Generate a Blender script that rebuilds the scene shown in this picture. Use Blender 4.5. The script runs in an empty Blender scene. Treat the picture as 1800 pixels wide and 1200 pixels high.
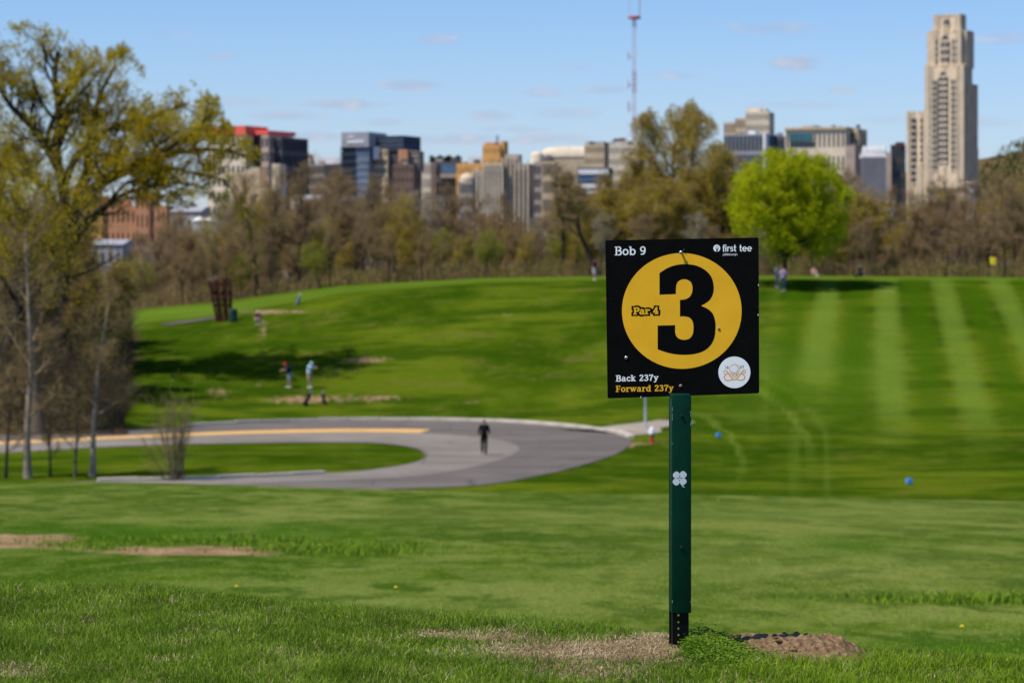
import bpy, bmesh, math, random
import numpy as np
from mathutils import Matrix, Vector

# ------------------------------------------------------------------ camera, sky, sun, exposure
SC = bpy.context.scene
COL = SC.collection
F = 4800.0            # focal length in photo pixels (1800 wide)
HZ = 440.0            # photo row of the horizon
CZ = 0.775            # camera height above the foot of the tee sign
cam_d = bpy.data.cameras.new('camera')
cam = bpy.data.objects.new('camera', cam_d); COL.objects.link(cam)
cam.location = (0, 0, CZ); cam.rotation_euler = (math.radians(90), 0, 0)
cam_d.sensor_width = 36; cam_d.lens = 36*F/1800
cam_d.shift_y = -(600-HZ)/1800
cam_d.clip_start = 0.1; cam_d.clip_end = 20000
cam_d.dof.use_dof = True; cam_d.dof.focus_distance = 5.36; cam_d.dof.aperture_fstop = 11.5
cam_d.dof.aperture_blades = 0
SC.camera = cam

LD = Vector((0.52, 0.28, -1.0)).normalized()       # direction the sunlight travels
SUN_EL = math.asin(-LD.z)
SUN_AZ = math.atan2(-LD.x, -LD.y)                 # from +Y towards +X
world = bpy.data.worlds.new('World'); SC.world = world; world.use_nodes = True
SC.view_settings.view_transform = 'Standard'; SC.view_settings.look = 'None'
SC.view_settings.exposure = 0.0; SC.view_settings.gamma = 1.0
SC.view_settings.use_curve_mapping = False

def build_world():
    nt = world.node_tree; N = nt.nodes; L = nt.links; N.clear()
    out = N.new('ShaderNodeOutputWorld'); bg = N.new('ShaderNodeBackground')
    sky = N.new('ShaderNodeTexSky'); sky.sky_type = 'NISHITA'; sky.sun_disc = False
    sky.sun_elevation = SUN_EL; sky.sun_rotation = SUN_AZ; sky.altitude = 300
    sky.air_density = 1.0; sky.dust_density = 0.6; sky.ozone_density = 2.0
    bg.inputs['Strength'].default_value = 0.15
    tc = N.new('ShaderNodeTexCoord'); sep = N.new('ShaderNodeSeparateXYZ')
    L.new(tc.outputs['Generated'], sep.inputs[0])
    def m(op, a, b=None, clamp=False):
        n = N.new('ShaderNodeMath'); n.operation = op; n.use_clamp = clamp
        for i, v in enumerate((a, b)):
            if v is None: continue
            if isinstance(v, (int, float)): n.inputs[i].default_value = v
            else: L.new(v, n.inputs[i])
        return n.outputs[0]
    ysafe = m('MAXIMUM', sep.outputs['Y'], 0.02)
    u = m('DIVIDE', sep.outputs['X'], ysafe); v = m('DIVIDE', sep.outputs['Z'], ysafe)
    comb = N.new('ShaderNodeCombineXYZ'); L.new(u, comb.inputs[0]); L.new(v, comb.inputs[1])
    nz = N.new('ShaderNodeTexNoise'); nz.inputs['Scale'].default_value = 90; nz.inputs['Detail'].default_value = 4
    mp = N.new('ShaderNodeMapping'); mp.inputs['Scale'].default_value = (1, 2.2, 1)
    L.new(comb.outputs[0], mp.inputs[0]); L.new(mp.outputs[0], nz.inputs['Vector'])
    nzv = m('SUBTRACT', nz.outputs['Fac'], 0.5)
    # small flat clouds: (photo x, y, half width, half height, density)
    cl = [(770,70,34,9,.55),(722,150,52,9,.75),(610,184,75,8,.75),(1402,112,48,12,.8),(1360,50,75,11,.45),(862,203,34,9,.6),
          (1070,158,50,7,.55),(952,163,38,8,.5),(1185,133,40,6,.45),(1480,160,26,6,.5),(500,205,60,8,.6),(385,100,26,6,.35),
          (1765,68,42,11,.5),(1000,200,60,10,.45),(560,240,90,8,.55),(800,245,110,9,.6),(960,245,80,9,.55),(1240,40,30,6,.3),
          (420,180,60,8,.35),(1720,215,70,9,.35),(680,215,50,7,.45),(1560,210,50,7,.3),(1400,185,90,7,.35),(900,228,60,6,.45),
          (1100,262,120,8,.4),(1010,118,30,5,.3),(1600,60,30,6,.25),(300,60,40,6,.2),(1900,120,60,10,.5),(-90,110,60,10,.5)]
    tot = None
    for cx, cy, rx, ry, dn in cl:
        cx_, cy_ = (cx-900)/F, (HZ-cy)/F
        du = m('MULTIPLY', m('SUBTRACT', u, cx_), F/(rx*1.25)); dv = m('MULTIPLY', m('SUBTRACT', v, cy_), F/(ry*1.35))
        d2 = m('ADD', m('MULTIPLY', du, du), m('MULTIPLY', dv, dv))
        k = m('SUBTRACT', 1.0, d2)
        k = m('ADD', k, m('MULTIPLY', nzv, 3.2))
        k = m('MULTIPLY', m('MULTIPLY', k, 0.9, True), dn)
        tot = k if tot is None else m('MAXIMUM', tot, k)
    fwd = m('MULTIPLY', m('SUBTRACT', sep.outputs['Y'], 0.3), 4.0, True)
    tot = m('MULTIPLY', tot, fwd)
    # faint general cloud texture for the rest of the sky
    n2 = N.new('ShaderNodeTexNoise'); n2.inputs['Scale'].default_value = 5; n2.inputs['Detail'].default_value = 6
    mp2 = N.new('ShaderNodeMapping'); mp2.inputs['Scale'].default_value = (1, 1, 5)
    L.new(tc.outputs['Generated'], mp2.inputs[0]); L.new(mp2.outputs[0], n2.inputs['Vector'])
    g = m('MULTIPLY', m('SUBTRACT', n2.outputs['Fac'], 0.60), 2.0, True)
    tot = m('MAXIMUM', tot, m('MULTIPLY', g, 0.35))
    # sky colour: measured gradient laid over the physical sky
    tint = N.new('ShaderNodeMix'); tint.data_type = 'RGBA'; tint.blend_type = 'MULTIPLY'; tint.inputs[0].default_value = 1.0
    L.new(sky.outputs[0], tint.inputs[6])
    ramp = N.new('ShaderNodeValToRGB'); L.new(m('MULTIPLY', v, 8.0, True), ramp.inputs[0])
    ramp.color_ramp.elements[0].position = 0.0; ramp.color_ramp.elements[0].color = (0.72, 0.79, 1.08, 1)
    ramp.color_ramp.elements[1].position = 1.0; ramp.color_ramp.elements[1].color = (0.47, 0.655, 0.93, 1)
    L.new(ramp.outputs[0], tint.inputs[7])
    mix = N.new('ShaderNodeMix'); mix.data_type = 'RGBA'
    L.new(m('MULTIPLY', tot, 0.85), mix.inputs[0]); L.new(tint.outputs[2], mix.inputs[6])
    cc = N.new('ShaderNodeMix'); cc.data_type = 'RGBA'; L.new(m('MULTIPLY', m('SUBTRACT', nz.outputs['Fac'], .42), 4.0, True), cc.inputs[0])
    cc.inputs[6].default_value = (2.7, 2.9, 3.9, 1); cc.inputs[7].default_value = (4.0, 4.0, 4.6, 1); L.new(cc.outputs[2], mix.inputs[7])
    L.new(mix.outputs[2], bg.inputs['Color']); L.new(bg.outputs[0], out.inputs[0])
build_world()

sun_d = bpy.data.lights.new('sun', 'SUN'); sun_d.energy = 5.0; sun_d.angle = math.radians(0.53); sun_d.color = (1.0, 0.935, 0.82)
sun = bpy.data.objects.new('sun', sun_d); COL.objects.link(sun)
sun.rotation_euler = LD.to_track_quat('-Z', 'Y').to_euler(); sun.location = (-30, -10, 60)

# ------------------------------------------------------------------ small helpers
RNG = np.random.default_rng(11)
def at(px, py, D): return Vector(((px-900)/F*D, D, CZ+(HZ-py)/F*D))
def ss(a, b, x):
    t = np.clip((x-a)/(b-a), 0, 1); return t*t*(3-2*t)

class MB:
    """collects quads / tris / ngons, builds one mesh object"""
    def __init__(s): s.v = []; s.f = []; s.m = []
    def add(s, vs, fs, mi=0):
        o = len(s.v); s.v.extend([tuple(p) for p in vs]); s.f.extend([tuple(i+o for i in f) for f in fs]); s.m.extend([mi]*len(fs))
    def box(s, x0, x1, y0, y1, z0, z1, mi=0, M=None):
        vs = [Vector(p) for p in ((x0,y0,z0),(x1,y0,z0),(x1,y1,z0),(x0,y1,z0),(x0,y0,z1),(x1,y0,z1),(x1,y1,z1),(x0,y1,z1))]
        if M is not None: vs = [M @ p for p in vs]
        s.add(vs, [(0,3,2,1),(4,5,6,7),(0,1,5,4),(1,2,6,5),(2,3,7,6),(3,0,4,7)], mi)
    def tube(s, pts, rad, k=8, mi=0, caps=True):
        pts = [Vector(p) for p in pts]
        if isinstance(rad, (int, float)): rad = [rad]*len(pts)
        n = len(pts); vs = []; ref = None
        for i in range(n):
            d = (pts[min(i+1,n-1)]-pts[max(i-1,0)]).normalized()
            if ref is None or abs(ref.dot(d)) > .95:
                ref = Vector((1,0,0)) if abs(d.x) < .8 else Vector((0,1,0))
            a = d.cross(ref).normalized(); b = d.cross(a).normalized()
            for j in range(k):
                t = 2*math.pi*j/k; vs.append(pts[i] + (a*math.cos(t)+b*math.sin(t))*rad[i])
        fs = []
        for i in range(n-1):
            for j in range(k):
                fs.append((i*k+j, i*k+(j+1)%k, (i+1)*k+(j+1)%k, (i+1)*k+j))
        if caps: fs.append(tuple(range(k-1,-1,-1))); fs.append(tuple((n-1)*k+j for j in range(k)))
        s.add(vs, fs, mi)
    def lathe(s, prof, k=16, c=(0,0,0), mi=0):
        vs = []
        for r, z in prof:
            for j in range(k):
                t = 2*math.pi*j/k; vs.append((c[0]+r*math.cos(t), c[1]+r*math.sin(t), c[2]+z))
        fs = []
        for i in range(len(prof)-1):
            for j in range(k): fs.append((i*k+j, i*k+(j+1)%k, (i+1)*k+(j+1)%k, (i+1)*k+j))
        fs.append(tuple(range(k-1,-1,-1))); fs.append(tuple((len(prof)-1)*k+j for j in range(k)))
        s.add(vs, fs, mi)
    def ball(s, c, r, k=10, mi=0):
        rx, ry, rz = (r, r, r) if isinstance(r, (int, float)) else r
        c = Vector(c); vs = [c+Vector((0,0,-rz))]; n = k//2
        for i in range(1, n):
            a = -math.pi/2+math.pi*i/n
            for j in range(k):
                t = 2*math.pi*j/k; vs.append(c+Vector((rx*math.cos(a)*math.cos(t), ry*math.cos(a)*math.sin(t), rz*math.sin(a))))
        vs.append(c+Vector((0,0,rz))); fs = []
        for j in range(k): fs.append((0, 1+(j+1)%k, 1+j))
        for i in range(n-2):
            for j in range(k): fs.append((1+i*k+j, 1+i*k+(j+1)%k, 1+(i+1)*k+(j+1)%k, 1+(i+1)*k+j))
        t = len(vs)-1; b = 1+(n-2)*k
        for j in range(k): fs.append((b+j, b+(j+1)%k, t))
        s.add(vs, fs, mi)
    def build(s, name, mats, parent=None, smooth=False, loc=None):
        me = bpy.data.meshes.new(name); me.from_pydata(s.v, [], s.f)
        mats = mats if isinstance(mats, (list, tuple)) else [mats]
        for m in mats: me.materials.append(m)
        if len(mats) > 1: me.polygons.foreach_set('material_index', s.m)
        if smooth: me.polygons.foreach_set('use_smooth', [True]*len(s.f))
        me.update()
        o = bpy.data.objects.new(name, me); COL.objects.link(o)
        if parent is not None: o.parent = parent
        if loc is not None: o.location = loc
        return o

def np_mesh(name, V, Q, mats, parent=None, smooth=False, midx=None, attrs=None, nper=4):
    me = bpy.data.meshes.new(name); V = np.asarray(V, dtype=np.float32); Q = np.asarray(Q, dtype=np.int32)
    me.vertices.add(len(V)); me.vertices.foreach_set('co', V.ravel())
    me.loops.add(Q.size); me.loops.foreach_set('vertex_index', Q.ravel())
    me.polygons.add(len(Q)); me.polygons.foreach_set('loop_start', np.arange(len(Q), dtype=np.int32)*Q.shape[1])
    me.polygons.foreach_set('loop_total', np.full(len(Q), Q.shape[1], dtype=np.int32))
    for m in (mats if isinstance(mats, (list, tuple)) else [mats]): me.materials.append(m)
    if midx is not None: me.polygons.foreach_set('material_index', np.asarray(midx, dtype=np.int32))
    if smooth: me.polygons.foreach_set('use_smooth', np.ones(len(Q), dtype=bool))
    for k, a in (attrs or {}).items():
        a = np.asarray(a, dtype=np.float32)
        if a.ndim == 2:
            at_ = me.attributes.new(k, 'FLOAT_COLOR', 'POINT'); at_.data.foreach_set('color', a.ravel())
        else:
            at_ = me.attributes.new(k, 'FLOAT', 'POINT'); at_.data.foreach_set('value', a)
    me.update(calc_edges=True)
    o = bpy.data.objects.new(name, me); COL.objects.link(o)
    if parent is not None: o.parent = parent
    return o

def tag(o, label=None, cat=None, group=None, kind=None):
    if label: o['label'] = label
    if cat: o['category'] = cat
    if group: o['group'] = group
    if kind: o['kind'] = kind
    return o
def empty(name, loc, label, cat, group=None, rz=0.0):
    o = bpy.data.objects.new(name, None); COL.objects.link(o); o.location = loc; o.rotation_euler = (0, 0, rz)
    o.empty_display_size = .2
    return tag(o, label, cat, group)

# ------------------------------------------------------------------ materials
def srgb(r, g, b):
    f = lambda c: (c/255/12.92) if c/255 <= .04045 else ((c/255+.055)/1.055)**2.4
    return (f(r), f(g), f(b))
class NT:
    def __init__(s, name):
        s.m = bpy.data.materials.new(name); s.m.use_nodes = True; s.nt = s.m.node_tree; s.N = s.nt.nodes; s.L = s.nt.links
        s.bsdf = s.N['Principled BSDF']; s.out = s.N['Material Output']
    def noise(s, scale, detail=4, rough=.55, sc=(1,1,1), src='Object', loc=(0,0,0)):
        tc = s.N.new('ShaderNodeTexCoord'); mp = s.N.new('ShaderNodeMapping'); n = s.N.new('ShaderNodeTexNoise')
        mp.inputs['Scale'].default_value = sc; mp.inputs['Location'].default_value = loc
        n.inputs['Scale'].default_value = scale; n.inputs['Detail'].default_value = detail; n.inputs['Roughness'].default_value = rough
        s.L.new(tc.outputs[src], mp.inputs[0]); s.L.new(mp.outputs[0], n.inputs['Vector']); return n.outputs['Fac']
    def ramp(s, fac, stops, interp='LINEAR'):
        r = s.N.new('ShaderNodeValToRGB'); s.L.new(fac, r.inputs[0]); e = r.color_ramp.elements; r.color_ramp.interpolation = interp
        while len(e) < len(stops): e.new(.5)
        for el, (p, c) in zip(e, stops): el.position = p; el.color = (*c, 1) if len(c) == 3 else c
        return r.outputs[0]
    def mix(s, fac, a, b, mode='MIX'):
        n = s.N.new('ShaderNodeMix'); n.data_type = 'RGBA'; n.blend_type = mode
        for i, v in ((0, fac), (6, a), (7, b)):
            if isinstance(v, (int, float)): n.inputs[i].default_value = v
            elif isinstance(v, tuple): n.inputs[i].default_value = (*v, 1)[:4]
            else: s.L.new(v, n.inputs[i])
        return n.outputs[2]
    def math(s, op, a, b=None, clamp=False):
        n = s.N.new('ShaderNodeMath'); n.operation = op; n.use_clamp = clamp
        for i, v in enumerate((a, b)):
            if v is None: continue
            if isinstance(v, (int, float)): n.inputs[i].default_value = v
            else: s.L.new(v, n.inputs[i])
        return n.outputs[0]
    def attr(s, name, what='Fac'):
        n = s.N.new('ShaderNodeAttribute'); n.attribute_name = name; return n.outputs[what]
    def bump(s, h, strength=.3, dist=.02):
        b = s.N.new('ShaderNodeBump'); b.inputs['Strength'].default_value = strength; b.inputs['Distance'].default_value = dist
        s.L.new(h, b.inputs['Height']); s.L.new(b.outputs[0], s.bsdf.inputs['Normal'])
    def base(s, c, rough=.8, spec=.3, metal=0):
        if isinstance(c, tuple): s.bsdf.inputs['Base Color'].default_value = (*c, 1)
        else: s.L.new(c, s.bsdf.inputs['Base Color'])
        s.bsdf.inputs['Roughness'].default_value = rough; s.bsdf.inputs['Specular IOR Level'].default_value = spec
        s.bsdf.inputs['Metallic'].default_value = metal
        return s.m
def simple(name, c, rough=.7, spec=.3, var=.18, scale=3.0, metal=0, bump=0):
    t = NT(name); n = t.noise(scale, 5)
    lo = tuple(x*(1-var) for x in c); hi = tuple(min(1, x*(1+var)) for x in c)
    col = t.ramp(n, [(.3, lo), (.7, hi)])
    if bump: t.bump(n, bump, .02)
    return t.base(col, rough, spec, metal)

def leaf_mat(name, cols, scale=.5, transl=.35):
    t = NT(name); n1 = t.noise(scale, 3); n2 = t.noise(scale*9, 2)
    f = t.math('ADD', t.math('MULTIPLY', n1, .6), t.math('MULTIPLY', n2, .4))
    k = len(cols); col = t.ramp(f, [(.34+.32*i/(k-1), c) for i, c in enumerate(cols)])
    t.base(col, .75, .15)
    tr = t.N.new('ShaderNodeBsdfTranslucent'); t.L.new(col, tr.inputs[0])
    mx = t.N.new('ShaderNodeMixShader'); mx.inputs[0].default_value = transl
    t.L.new(t.bsdf.outputs[0], mx.inputs[1]); t.L.new(tr.outputs[0], mx.inputs[2]); t.L.new(mx.outputs[0], t.out.inputs[0])
    return t.m
M = {}
M['bark'] = simple('bark', (.12,.095,.07), .9, .1, .35, 6, bump=.5)
M['bark_dark'] = simple('bark_dark', (.038,.03,.024), .9, .1, .35, 6, bump=.5)
M['bark_pale'] = simple('bark_pale', (.30,.235,.165), .9, .1, .4, 3, bump=.4)
M['twig'] = simple('twig', (.30,.205,.11), .9, .1, .3, 2)
M['twig_dark'] = simple('twig_dark', (.085,.065,.04), .9, .1, .3, 2)
M['twig_pale'] = simple('twig_pale', (.34,.29,.21), .9, .1, .3, 2)
M['leaf_olive'] = leaf_mat('leaf_olive', [(.30,.22,.010),(.44,.35,.014),(.56,.48,.02)], .25, .5)
M['leaf_spring'] = leaf_mat('leaf_spring', [(.34,.24,.006),(.46,.36,.010),(.58,.49,.016)], .25, .55)
M['leaf_bud'] = leaf_mat('leaf_bud', [(.19,.135,.04),(.24,.19,.04),(.30,.26,.045)], .25, .45)
M['leaf_green'] = leaf_mat('leaf_green', [(.13,.19,.012),(.20,.28,.016),(.28,.37,.022)], .3, .45)
M['leaf_lime'] = leaf_mat('leaf_lime', [(.28,.33,.004),(.42,.46,.006),(.56,.58,.010)], .5, .55)
M['leaf_brown'] = leaf_mat('leaf_brown', [(.21,.13,.055),(.27,.18,.075),(.31,.24,.08)], .3, .4)
M['leaf_dark'] = leaf_mat('leaf_dark', [(.025,.045,.012),(.05,.08,.02),(.08,.10,.03)], .03)
M['bramble'] = leaf_mat('bramble', [(.05,.030,.015),(.10,.062,.03),(.13,.10,.03)], .5, .3)
M['litter'] = leaf_mat('litter', [(.09,.055,.03),(.15,.09,.05),(.20,.13,.07)], .8)

# ------------------------------------------------------------------ the lie of the land
TPX = np.array([-900,-300,0,200,400,600,850,1100,1400,1800,2400,3000.])
P_c60 = np.array([838,843,847,849,853,858,863,868,874,881,886,888.])         # row of the near field's far edge, 60 m
P_base = np.array([142,146,150,154.5,160.5,164.5,165,163,158,156,155,155.])   # where the far hill starts
P_195 = np.array([640,620,600,580,556,519,498,491,491.5,496,500,503.])         # row at 205 m
P_260 = np.array([590,570,558,547,528,500,487,484,484,487,490,492.])         # row at 260 m
CRX = np.array([-1500,0,200,400,600,750,1000,1200,1400,1500,1800,2600.]); CRY = np.array([980,1035,1046,1059,1076,1086,1105,1119,1136,1146,1169,1215.])
def vnoise(x, y, seed=0):
    a = 0
    r = np.random.default_rng(seed)
    for k in range(5):
        th = r.uniform(0, 6.28); ph = r.uniform(0, 6.28); f = r.uniform(.6, 1.7)
        a = a + np.sin((x*math.cos(th)+y*math.sin(th))*f+ph)
    return a/5
def crest_y(X):
    px = 900+X*F/5.6
    return (CZ+.02-tilt(X))*F/(np.interp(px, CRX, CRY)-HZ) - .26
def tilt(X): return -.085*np.maximum(0, np.minimum(X, 3)-.33)
def road_z(): return -9.35
def height(X, Y):
    X = np.asarray(X, float); Y = np.asarray(Y, float)
    Ys = np.maximum(Y, 6.0); px = np.clip(900+F*X/Ys, -900, 3000)
    z60 = CZ+(HZ-np.interp(px, TPX, P_c60))/F*60
    # near field: from 15 m to 60 m
    n = -1.15+(Y-12)*(z60+1.15)/48
    n = np.where(Y < 12, -1.15+(12-Y)*.02, n)
    n = n + .05*vnoise(X*.35, Y*.22, 3)*ss(10, 20, Y)
    roll = np.where(Y > 60, -((Y-60)**2)*.012, 0)
    n2 = np.where(Y > 60, z60-(Y-60)*.075+roll, n)
    floor_ = -9.38
    Dn = n2 + (floor_-n2)*ss(72, 94, Y)
    zz = np.where(Y < 94, Dn, floor_)
    b = np.interp(px, TPX, P_base)
    z205 = CZ+(HZ-np.interp(px, TPX, P_195))/F*205; z260 = CZ+(HZ-np.interp(px, TPX, P_260))/F*260
    t = np.clip((Y-b)/(205-b), 0, 1)
    ease = np.where(t < .5, t**1.25*.5/(.5**1.25), 1-(1-t)**1.45*.5/(.5**1.45))
    hill = floor_+(z205-floor_)*ease
    u = np.clip((Y-205)/55, 0, 1)
    hill = np.where(Y > 205, z205+(z260-z205)*(u*1.15-.15*u*u*1.0), hill)
    hill = hill + .16*vnoise(X*.12, Y*.12, 9)*ss(4, 18, Y-b)*(1-.7*ss(190,205,Y))
    hill = np.where(Y > 260, z260-(35+z260)*ss(262, 560, Y), hill)
    z = np.where(Y > b, hill, zz)
    # grass island inside the road bend
    ip = 900+F*X/Ys; iy = HZ-(floor_-CZ)*F/Ys
    z = z + .30*np.exp(-((ip-300)/260)**2-((iy-812)/14)**2)*ss(100, 118, Y)
    # distant wooded hill on the right
    z = z + 118*np.exp(-(np.minimum(X-455, 0)/120)**4)*ss(1500, 2150, Y) + 62*np.exp(-((X+400)/200)**2)*ss(1450, 1850, Y) + 45*ss(2500, 5200, Y)*np.exp(-((X+120)/900)**2)
    # bank on the left
    # foreground knoll
    cy = crest_y(X); tt = np.maximum(Y-cy, 0); a = .30; s0 = .42; tb = s0/(2*a)
    k = np.where(tt < tb, -a*tt*tt, -a*tb*tb-s0*(tt-tb))
    k = k + .006*vnoise(X*4, Y*4, 5) + .004*vnoise(X*11, Y*11, 6) - np.maximum(0, -Y)*.01
    k = k + tilt(X)
    w = .10
    return np.where(Y < 16, np.maximum(k, z) + w*np.exp(-np.abs(k-z)/w)*.35*ss(6.2, 9, Y), z)
def hz(x, y): return float(height(np.array([x]), np.array([y]))[0])
def ground_at(px, D): x = (px-900)/F*D; return Vector((x, D, hz(x, D)))

def G(px, py, cx, cy, rx, ry, p=2): return np.exp(-(np.abs((px-cx)/rx)**p+np.abs((py-cy)/ry)**p))
def build_ground():
    s_in = np.arange(-.46, .4601, .0042); s_out = np.concatenate([np.linspace(.48, 1.2, 26), np.linspace(1.3, 4, 14)])
    S = np.concatenate([-s_out[::-1], s_in, s_out])
    Y = np.concatenate([np.linspace(-40, 0, 9), np.linspace(.5, 4.2, 10), np.arange(4.3, 8, .022), np.arange(8, 16, .1), np.arange(16, 60, .3),
                        np.arange(60, 265, .7), np.geomspace(266, 9000, 110)])
    W = np.maximum(Y*.5, 0)+1.6+np.maximum(-Y, 0)*.3
    X = S[None,:]*W[:,None]; YY = np.repeat(Y[:,None], len(S), 1)
    Z = height(X.ravel(), YY.ravel()).reshape(X.shape)
    V = np.stack([X, YY, Z], -1).reshape(-1, 3)
    ny, nx = X.shape; i = np.arange(ny-1)[:,None]*nx+np.arange(nx-1)[None,:]; i = i.ravel()
    Q = np.stack([i, i+1, i+nx+1, i+nx], 1)
    x, y, z = V.T; ys = np.maximum(y, 1.0)
    px = 900+F*x/ys; py = HZ-(z-CZ)*F/ys
    nz1 = vnoise(x*.9, y*.5, 21); nz2 = vnoise(x*3, y*2.2, 22)
    dirt = np.zeros(len(x)); stripe = np.zeros(len(x)); lush = np.zeros(len(x)); dry = np.zeros(len(x)); leafl = np.zeros(len(x))
    near = (y < 9)
    # ---- foreground: straw patches
    d = 0
    for cx, cy, rx, ry, a in ((1000,1146,150,17,1.1),(860,1120,100,8,.8),(1120,1140,90,14,1.0),(760,1112,45,5,.7),(1030,1185,110,20,.6),
                              (640,1150,35,5,.5),(560,1155,50,4,.4),(30,1180,50,14,.5),(1155,1122,40,9,.7),(500,1152,30,3,.4),(1330,1148,40,12,.6),(1210,1165,60,8,.3)):
        d = d + a*G(px, py, cx, cy, rx, ry)
    dirt = np.where(near, d, dirt)
    # ---- near field
    nf = (y > 9) & (y < 62)
    d = (1.25*G(px, py, 30, 950, 125, 12, 4)+1.5*G(px, py, 350, 968, 140, 8, 4)+.5*G(px, py, 150, 968, 60, 5)+.35*G(px, py, 95, 994, 16, 3)
         +.4*G(px, py, 1450, 1085, 14, 4)+.3*G(px, py, 1640, 1100, 14, 4)+.5*G(px, py, 1740, 1066, 90, 3)+.5*G(px, py, 420, 935, 50, 3)+.4*G(px, py, 600, 952, 12, 4)
         +.3*G(px, py, 1220, 868, 14, 3)+.4*G(px, py, 1145, 1046, 14, 3)+.25*G(px, py, 930, 1110, 60, 6))
    dirt = np.where(nf, d+.2*nz2*d, dirt)
    lush = np.where(nf, .9*G(px, py, 330, 945, 330, 26, 4)+.9*G(px, py, 1740, 1056, 90, 7, 4)+.7*G(px, py, 1470, 958, 85, 16)+.35*G(px, py, 300, 1020, 500, 35)
                    +.9*G(px, py, 1720, 1140, 220, 22)+.25*G(px, py, 1280, 900, 300, 9) , lush)
    dry = np.where(nf, .75*G(px, py, 1500, 905, 420, 26)+.6*G(px, py, 1250, 1010, 300, 60)+.45*G(px, py, 1650, 1000, 250, 50)+.5*G(px, py, 750, 905, 350, 20)+.4*G(px, py, 850, 1070, 250, 20)
                   +.3*G(px, py, 150, 900, 250, 20), dry)
    # ---- far hill
    hl = y >= 94
    d = (.8*G(px, py, 645, 632, 60, 7)+.75*G(px, py, 530, 702, 80, 8)+.6*G(px, py, 650, 700, 90, 8)+.62*G(px, py, 461, 578, 9, 26)+.5*G(px, py, 458, 665, 9, 24)
         +.5*G(px, py, 590, 650, 60, 6)+.5*G(px, py, 885, 553, 30, 4)+.7*G(px, py, 500, 548, 110, 4)+.9*G(px, py, 456, 742, 16, 5)+.5*G(px, py, 380, 690, 30, 14)
         +.35*G(px, py, 1080, 742, 35, 5)+.35*G(px, py, 835, 708, 40, 5)+.3*G(px, py, 1500, 500, 60, 5)+.3*G(px, py, 1560, 512, 60, 5)+.25*G(px, py, 700, 560, 120, 8)
         +.6*G(px, py, 590, 831, 70, 4)+.5*G(px, py, 690, 822, 40, 4)+.7*G(px, py, 750, 799, 8, 12)+.45*G(px, py, 430, 839, 80, 3)+.7*G(px, py, 1108, 782, 22, 6)+.45*G(px, py, 1150, 778, 35, 3))
    dirt = np.where(hl, d*(1+.35*nz1), dirt)
    leafl = ss(235, 195, px+14*nz1+ (py-700)*.25)*ss(560, 600, py)*ss(792, 752, py+6*nz1)*(y > 128)*(y < 262)
    leafl = np.maximum(leafl, ss(255, 262, y))
    # mowing stripes run along parallel lines over the right side of the hill
    ph = (px-1532)/(52+.105*(py-520)); st = np.clip(np.sin(ph*math.pi)*1.25, -1, 1)*(.8+.2*nz1)
    stripe = st*ss(1345, 1395, px)*ss(800, 700, py+25*nz1)*ss(486, 496, py)*hl*(y < 262)
    rr = np.hypot(px-1130, (py-815)*1.7); stripe = stripe*(1-.8*G(px, py, 1360, 720, 130, 70)) + .95*np.sin(rr/6.5+1.2*nz1)*np.clip(np.sin(rr/23+.6), 0, 1)*G(px, py, 1325, 735, 120, 85, 2)*hl*(y > 96)
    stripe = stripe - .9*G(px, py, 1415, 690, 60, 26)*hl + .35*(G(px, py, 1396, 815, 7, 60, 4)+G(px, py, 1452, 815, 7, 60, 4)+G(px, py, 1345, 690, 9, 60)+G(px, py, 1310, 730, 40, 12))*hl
    lush = np.where(hl, .5+.25*nz1, lush)
    lush = lush + .35*G(px, py, 1380, 545, 260, 60)*hl + .9*G(px, py, 1050, 850, 300, 14)*hl
    dry = np.where(hl, .55*ss(206, 222, y)*ss(262, 240, y)+.5*G(px, py, 1440, 650, 170, 70)+.25*G(px, py, 300, 545, 140, 10), dry)
    at_ = dict(dirt=np.clip(dirt, 0, 1.2), stripe=stripe, lush=np.clip(lush, 0, 1), dry=np.clip(dry, 0, 1), leafl=np.clip(leafl, 0, 1), fore=near.astype(float), far=ss(62, 90, y))
    # material
    t = NT('turf')
    n1 = t.noise(.42, 5, .6, sc=(1, .42, 1)); n2 = t.noise(2.6, 5, .65, sc=(1, .4, 1)); n3 = t.noise(22, 4, .7, sc=(1, .4, 1)); n4 = t.noise(.09, 4, .5); n5 = t.noise(160, 3, .7)
    A = lambda k: t.attr(k)
    nearc = t.ramp(n1, [(.42, (.042,.084,.005)), (.5, (.078,.122,.012)), (.58, (.135,.170,.032))])
    nearc = t.mix(t.math('MULTIPLY', t.ramp(n2, [(.46,(0,0,0)),(.54,(1,1,1))]), .45), nearc, (.160,.195,.045))
    nm = t.noise(1.2, 6, .7, sc=(1, .38, 1), loc=(7,3,0)); nearc = t.mix(t.ramp(nm, [(.42,(.85,.85,.85)),(.50,(0,0,0))]), nearc, (.040,.080,.008))
    nearc = t.mix(A('dry'), nearc, t.mix(.5, nearc, (.16,.185,.045)))
    nearc = t.mix(t.math('MULTIPLY', A('lush'), .8), nearc, (.036,.100,.005))
    farc = t.ramp(n4, [(.42, (.030,.062,.002)), (.5, (.046,.082,.003)), (.58, (.082,.115,.006))])
    farc = t.mix(t.ramp(n1, [(.45,(0,0,0)),(.8,(.8,.8,.8))]), farc, (.095,.135,.008))
    nw = t.noise(.55, 6, .75, sc=(.8, 1, 1), loc=(13,5,0)); farc = t.mix(t.ramp(nw, [(.54,(0,0,0)),(.63,(.5,.5,.5))]), farc, (.135,.115,.028))
    nf_ = t.noise(.22, 6, .7, sc=(.4, 1, 1), loc=(3,9,0)); farc = t.mix(t.ramp(nf_, [(.42,(.8,.8,.8)),(.52,(0,0,0))]), farc, (.022,.054,.002))
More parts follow.
